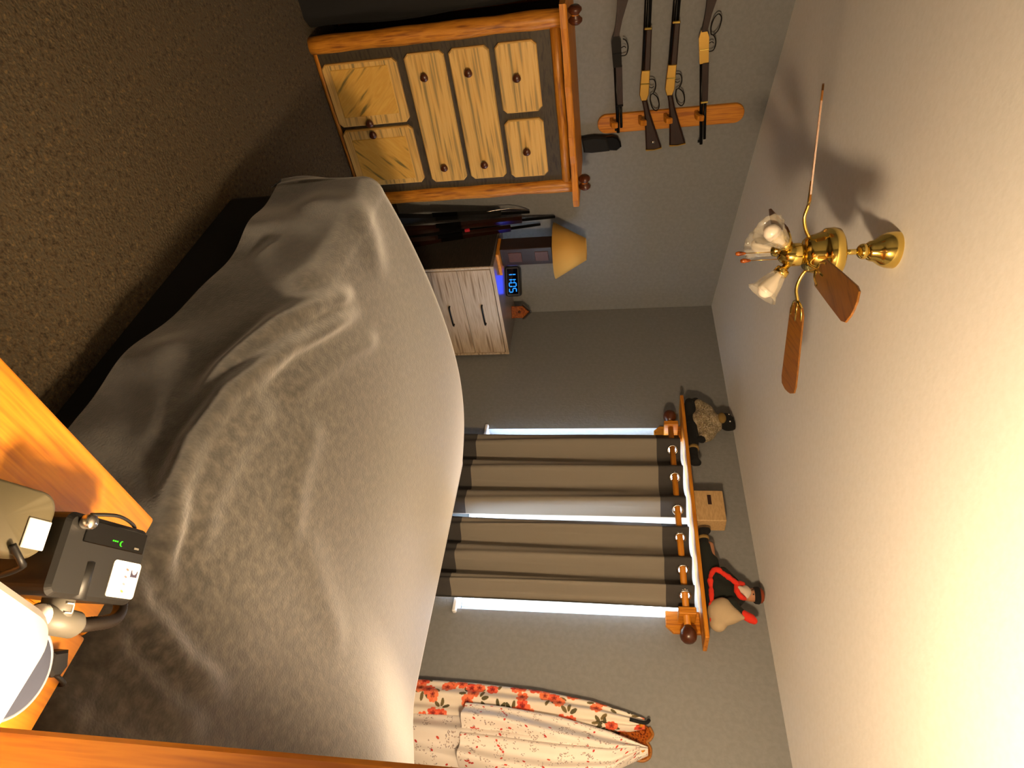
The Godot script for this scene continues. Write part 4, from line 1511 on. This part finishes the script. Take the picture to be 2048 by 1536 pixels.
	st = mb(true)
	tube(st, [Vector3(-0.268, 0.028, 0.045), Vector3(-0.285, 0.027, 0.047)], 0.029, 12)
	part("boot_cuff", st, M.tan_cloth, t)
	var trims := [
		[Vector3(-0.055, 0.105, 0.075), Vector3(-0.078, 0.065, 0.085), Vector3(-0.035, 0.035, 0.088), Vector3(0.04, 0.030, 0.088), Vector3(0.11, 0.026, 0.085), Vector3(0.205, 0.020, 0.072)],
		[Vector3(-0.060, 0.100, 0.078), Vector3(-0.032, 0.135, 0.074), Vector3(-0.008, 0.165, 0.066)],
		[Vector3(-0.024, 0.190, 0.044), Vector3(-0.016, 0.165, 0.058), Vector3(0.014, 0.154, 0.064), Vector3(0.045, 0.166, 0.056), Vector3(0.052, 0.195, 0.040)],
	]
	for q in trims:
		var pts := curve(q, 6)
		var bones := []
		for i in range(0, pts.size() - 1, 2):
			var r := 0.0125 + 0.003 * sin(i * 1.9)
			bones.append([pts[i], pts[i + 1], r, r * 0.8])
		put("fur_trim", blob(bones, 0.008, 0.005), M.red_fur, t)
	put("cuff", blob([[Vector3(0.140, 0.166, 0.062), Vector3(0.158, 0.196, 0.062), 0.021, 0.022], [Vector3(0.165, 0.205, 0.065), Vector3(0.172, 0.212, 0.065), 0.018, 0.016]], 0.01, 0.006), M.red_fur, t)
	put("beard", blob([[Vector3(0.014, 0.205, 0.040), Vector3(0.012, 0.168, 0.062), 0.022, 0.016], [Vector3(-0.005, 0.200, 0.042), Vector3(0.035, 0.200, 0.042), 0.014, 0.014]], 0.012, 0.006), M.white_fur, t)
	part("nose", ball(Vector3(0.015, 0.225, 0.046), Vector3(0.006, 0.006, 0.007), 8), M.skin, t)
	for s in [-1.0, 1.0]:
		part("eye", ball(Vector3(0.015 + s * 0.012, 0.234, 0.042), Vector3(0.004, 0.004, 0.003), 8), M.black, t)
	st = mb(true)
	lathe(st, [Vector2(0.036, 0.0), Vector2(0.041, 0.006), Vector2(0.042, 0.022), Vector2(0.036, 0.030), Vector2(0, 0.030)], 20, Transform3D(Basis.IDENTITY, Vector3(0.016, 0.240, 0.010)))
	part("hat_band", st, M.black_fur, t)
	st = mb(true)
	lathe(st, [Vector2(0.037, 0.026), Vector2(0.036, 0.036), Vector2(0.026, 0.045), Vector2(0.012, 0.049), Vector2(0, 0.050)], 20, Transform3D(Basis.IDENTITY, Vector3(0.016, 0.240, 0.010)))
	part("hat_crown", st, plain(Color(0.50, 0.20, 0.06), 0.9), t)
	put("sack", blob([[Vector3(0.160, 0.165, 0.068), Vector3(0.150, 0.115, 0.068), 0.010, 0.030], [Vector3(0.150, 0.115, 0.068), Vector3(0.130, 0.060, 0.066), 0.030, 0.048], [Vector3(0.130, 0.060, 0.066), Vector3(0.190, 0.048, 0.064), 0.046, 0.040], [Vector3(0.10, 0.085, 0.075), Vector3(0.16, 0.10, 0.072), 0.026, 0.026]], 0.03, 0.008), M.cream_cloth, t)

# ---------------------------------------------------------------- things on the bedside stand
func bedside_things() -> void:
	white_box()
	lamp()
	breathing_machine()
	var up := Basis(Vector3(1, 0, 0), Vector3(0, 0, -1), Vector3(0, 1, 0))
	# grey water tub with a white label
	var t := thing("water_tub", "translucent grey plastic tub with a blank white label by the machine", "container", Vector3(-0.358, BT, -0.573))
	t.rotation.y = 0.37
	var st := mb(true)
	var pr := rounded(0.088, 0.15, 0.026, 6)
	var lv := [[0.0, 0.90], [0.01, 0.96], [0.085, 1.0], [0.098, 0.985], [0.106, 0.93], [0.108, 0.86]]
	for l in lv.size() - 1:
		for k in pr.size():
			var p := pr[k]
			var q := pr[(k + 1) % pr.size()]
			quad(st, Vector3(p.x * lv[l][1], lv[l][0], -p.y * lv[l][1]), Vector3(q.x * lv[l][1], lv[l][0], -q.y * lv[l][1]), Vector3(q.x * lv[l + 1][1], lv[l + 1][0], -q.y * lv[l + 1][1]), Vector3(p.x * lv[l + 1][1], lv[l + 1][0], -p.y * lv[l + 1][1]))
	for k in pr.size():
		var p := pr[k] * 0.86
		var q := pr[(k + 1) % pr.size()] * 0.86
		tri(st, Vector3(0, 0.108, 0), Vector3(p.x, 0.108, -p.y), Vector3(q.x, 0.108, -q.y))
	part("body", st, M.smoke_plastic, t)
	st = mb()
	box(st, Vector3(0.012, 0.1095, -0.050), Vector3(0.037, 0.003, 0.034), 0.001)
	part("label_sticker", st, M.white_plastic, t)
	st = mb(true)
	tube(st, curve([Vector3(0.030, 0.112, -0.020), Vector3(0.048, 0.116, -0.036), Vector3(0.052, 0.098, -0.056), Vector3(0.062, 0.06, -0.066), Vector3(0.07, 0.01, -0.066)], 6), 0.0042, 8)
	part("cord", st, M.black, t)
	# round speaker
	t = thing("round_speaker", "round speaker with slate-blue cloth top and pale ring on the stand", "speaker", Vector3(-0.238, BT, -0.745))
	st = mb(true)
	lathe(st, [Vector2(0, 0), Vector2(0.054, 0), Vector2(0.058, 0.01), Vector2(0.060, 0.06), Vector2(0.060, 0.072)], 40)
	part("body", st, M.black, t)
	st = mb(true)
	ring(st, Vector3(0, 0.073, 0), up, 0.0575, 0.0030, 48)
	part("light_ring", st, plain(Color(0.46, 0.49, 0.54), 0.45), t)
	st = mb(true)
	lathe(st, [Vector2(0.057, 0.072), Vector2(0.054, 0.077), Vector2(0.03, 0.0785), Vector2(0, 0.0785)], 40)
	part("cloth_top", st, M.slate_cloth, t)
	# dark green tin
	st = mb()
	box(st, Vector3(0, 0.033, 0), Vector3(0.014, 0.066, 0.11), 0.004)
	var tin := solo("green_tin", done(st), grained(ramp(61, 0.06, 4, [Color(0.10, 0.10, 0.06), Color(0.17, 0.17, 0.10), Color(0.34, 0.32, 0.24)]), Vector3.ONE * 9, 0.5), "narrow dark green mottled tin between the round speaker and wooden post", "tin")
	tin.position = Vector3(-0.170, BT, -0.752)
	# plug with its cord over the edge
	t = thing("power_plug", "black power plug with a thin cord trailing over the stand edge", "plug", Vector3(-0.292, BT, -0.862))
	st = mb()
	var tb := Basis(Vector3.UP, 0.5)
	prism(st, poly([-0.016, -0.014, 0.010, -0.016, 0.020, -0.006, 0.020, 0.008, 0.008, 0.018, -0.016, 0.014]), 0.024, Transform3D(tb * up, Vector3.ZERO), 0.004)
	part("body", st, M.black, t)
	st = mb(true)
	tube(st, curve([Vector3(0.012, 0.012, -0.006), Vector3(0.014, 0.012, -0.030), Vector3(0.016, 0.006, -0.046), Vector3(0.012, -0.03, -0.056), Vector3(0.014, -0.06, -0.060)], 6), 0.0035, 8)
	part("cord", st, M.black, t)

func white_box() -> void:
	# box with rounded upright corners and softly rounded lid
	var t := thing("white_box", "bright white plastic box with rounded corners in front of the breathing machine", "box", Vector3(-0.113, BT, -0.434))
	var st := mb()
	prism(st, rounded(0.22, 0.24, 0.034, 8), 0.255, Transform3D(Basis(Vector3(1, 0, 0), Vector3(0, 0, -1), Vector3(0, 1, 0)), Vector3.ZERO), 0.006)
	part("body", st, M.white_plastic, t)
	st = mb()
	prism(st, rounded(0.222, 0.242, 0.035, 8), 0.045, Transform3D(Basis(Vector3(1, 0, 0), Vector3(0, 0, -1), Vector3(0, 1, 0)), Vector3(0, 0.257, 0)), 0.008)
	part("lid", st, M.white_plastic, t)

func lamp() -> void:
	# lit wall lamp over the head of the bed, outside the picture
	var at := Vector3(0.10, 1.58, -1.02)
	var t := thing("wall_lamp", "lit wall lamp with pale drum shade beside the head of the bed", "lamp", Vector3(XR, 1.60, at.z))
	var o := t.position
	var st := mb(true)
	lathe(st, [Vector2(0, 0), Vector2(0.06, 0), Vector2(0.058, 0.012), Vector2(0.02, 0.02), Vector2(0, 0.02)], 24, Transform3D(Basis(Vector3.BACK, PI / 2), Vector3(0, -0.12, 0)))
	part("wall_plate", st, M.old_brass, t)
	st = mb(true)
	tube(st, curve([Vector3(-0.015, -0.12, 0), Vector3(-0.12, -0.13, 0), at - o + Vector3(0.0, -0.12, 0), at - o + Vector3(0, -0.05, 0)], 6), 0.007, 10)
	part("arm", st, M.old_brass, t)
	st = mb(true)
	lathe(st, [Vector2(0.115, -0.09), Vector2(0.105, 0.0), Vector2(0.095, 0.09), Vector2(0.093, 0.09), Vector2(0.103, 0.0), Vector2(0.113, -0.09), Vector2(0.115, -0.09)], 32, Transform3D(Basis.IDENTITY, at - o))
	part("lamp_shade", st, glow(LAMP_COLOR, 2.0), t)
	var l := OmniLight3D.new()
	l.name = "lamp_light"
	l.light_color = LAMP_COLOR
	l.light_energy = LAMP_ENERGY
	l.light_size = 0.085
	l.omni_range = 12.0
	l.omni_attenuation = 2.0
	l.shadow_enabled = true
	t.add_child(l)
	l.position = at - o

func breathing_machine() -> void:
	var up := Basis(Vector3(1, 0, 0), Vector3(0, 0, -1), Vector3(0, 1, 0))
	var t := thing("breathing_machine", "black bedside breathing machine with green display and printed white card", "medical device", Vector3(-0.3845, BT, -0.72))
	t.rotation.y = 0.37
	var st := mb()
	prism(st, rounded(0.110, 0.160, 0.014, 5), 0.12, Transform3D(up, Vector3(0, 0, -0.015)), 0.006)
	part("body", st, M.black, t)
	st = mb()
	box(st, Vector3(-0.034, 0.1205, -0.026), Vector3(0.030, 0.003, 0.118), 0.001)
	part("display", st, plain(Color(0.03, 0.03, 0.03), 0.08), t)
	# green moon and bars on the display
	var green := glow(Color(0.25, 1.0, 0.05), 1.3)
	st = mb()
	for k in 10:
		var a0 := lerpf(0.9, TAU - 0.9, k / 10.0)
		var a1 := lerpf(0.9, TAU - 0.9, (k + 1) / 10.0)
		var w0 := 0.003 * sin(PI * k / 10.0)
		var w1 := 0.003 * sin(PI * (k + 1) / 10.0)
		var f := func(a: float, r: float) -> Vector3: return Vector3(-0.027 + r * sin(a), 0.1226, -0.036 - r * cos(a))
		quad(st, f.call(a0, 0.004 - w0), f.call(a1, 0.004 - w1), f.call(a1, 0.004), f.call(a0, 0.004))
	part("display_moon", st, green, t)
	for k in 3:
		st = mb()
		box(st, Vector3(-0.029, 0.1225, -0.027 + k * 0.004), Vector3(0.002, 0.001, 0.0026), 0.0002)
		part("display_bar", st, green, t)
	st = mb()
	box(st, Vector3(-0.025, 0.1225, -0.068), Vector3(0.003, 0.001, 0.010), 0.0003)
	part("display_tick", st, M.grey_plastic, t)
	st = mb()
	prism(st, rounded(0.056, 0.051, 0.005, 4), 0.0012, Transform3D(Basis(Vector3(0, 0, -1), Vector3(-1, 0, 0), Vector3(0, 1, 0)), Vector3(0.0205, 0.1201, -0.062)), 0.0)
	var cm := plain(Color.WHITE, 0.5)
	cm.albedo_texture = card_print()
	cm.uv1_scale = Vector3(1.0 / 0.056, -1.0 / 0.051, 1)
	cm.uv1_offset = Vector3(0.5, 0.5, 0)
	part("printed_card", st, cm, t)
	st = mb(true)
	lathe(st, [Vector2(0, 0.12), Vector2(0.0095, 0.12), Vector2(0.0105, 0.124), Vector2(0.0105, 0.132), Vector2(0.009, 0.135), Vector2(0, 0.136)], 20, Transform3D(Basis.IDENTITY, Vector3(-0.044, 0, 0.040)))
	part("metal_button", st, M.steel, t)
	st = mb(true)
	tube(st, curve([Vector3(-0.056, 0.118, 0.03), Vector3(-0.064, 0.12, -0.02), Vector3(-0.058, 0.10, -0.08), Vector3(-0.05, 0.06, -0.105)], 6), 0.0026, 8)
	part("cord", st, M.black, t)
	# raised outlet ridge, grey elbow and ribbed hose
	st = mb(true)
	tube(st, [Vector3(0.004, 0.112, 0.006), Vector3(0.052, 0.106, 0.004)], [0.011, 0.016], 16)
	part("outlet", st, M.black, t)
	st = mb(true)
	tube(st, [Vector3(0.050, 0.084, 0.004), Vector3(0.078, 0.086, 0.002)], 0.020, 20)
	tube(st, [Vector3(0.080, 0.088, 0.034), Vector3(0.086, 0.088, -0.030), Vector3(0.088, 0.088, -0.038)], [0.019, 0.0185, 0.013], 20)
	var el := part("elbow", st, M.grey_plastic, t)
	st = mb(true)
	tube(st, [Vector3(0.079, 0.092, 0.032), Vector3(0.0785, 0.093, 0.040)], [0.0165, 0.0145], 18)
	part("end_cap", st, M.white_plastic, el)
	# the small square mark moulded on the elbow
	st = mb()
	for q in [[0.006, 0.0, 0.0018, 0.013], [-0.006, 0.0, 0.0018, 0.013], [0.0, 0.0056, 0.0137, 0.0018]]:
		box(st, Vector3(0.066 + q[0], 0.1052, 0.004 - q[1]), Vector3(q[2], 0.0032, q[3]), 0.0003)
	part("square_mark", st, M.white_plastic, el)
	st = mb(true)
	var hp := curve([Vector3(0.087, 0.088, -0.034), Vector3(0.084, 0.088, -0.058), Vector3(0.075, 0.080, -0.111), Vector3(0.056, 0.062, -0.142), Vector3(0.03, 0.03, -0.165), Vector3(0.02, 0.0, -0.20), Vector3(0.03, -0.02, -0.25)], 16)
	tube(st, hp, 0.0105, 14, true, 0.16)
	part("hose", st, plain(Color(0.135, 0.11, 0.09), 0.45), t)
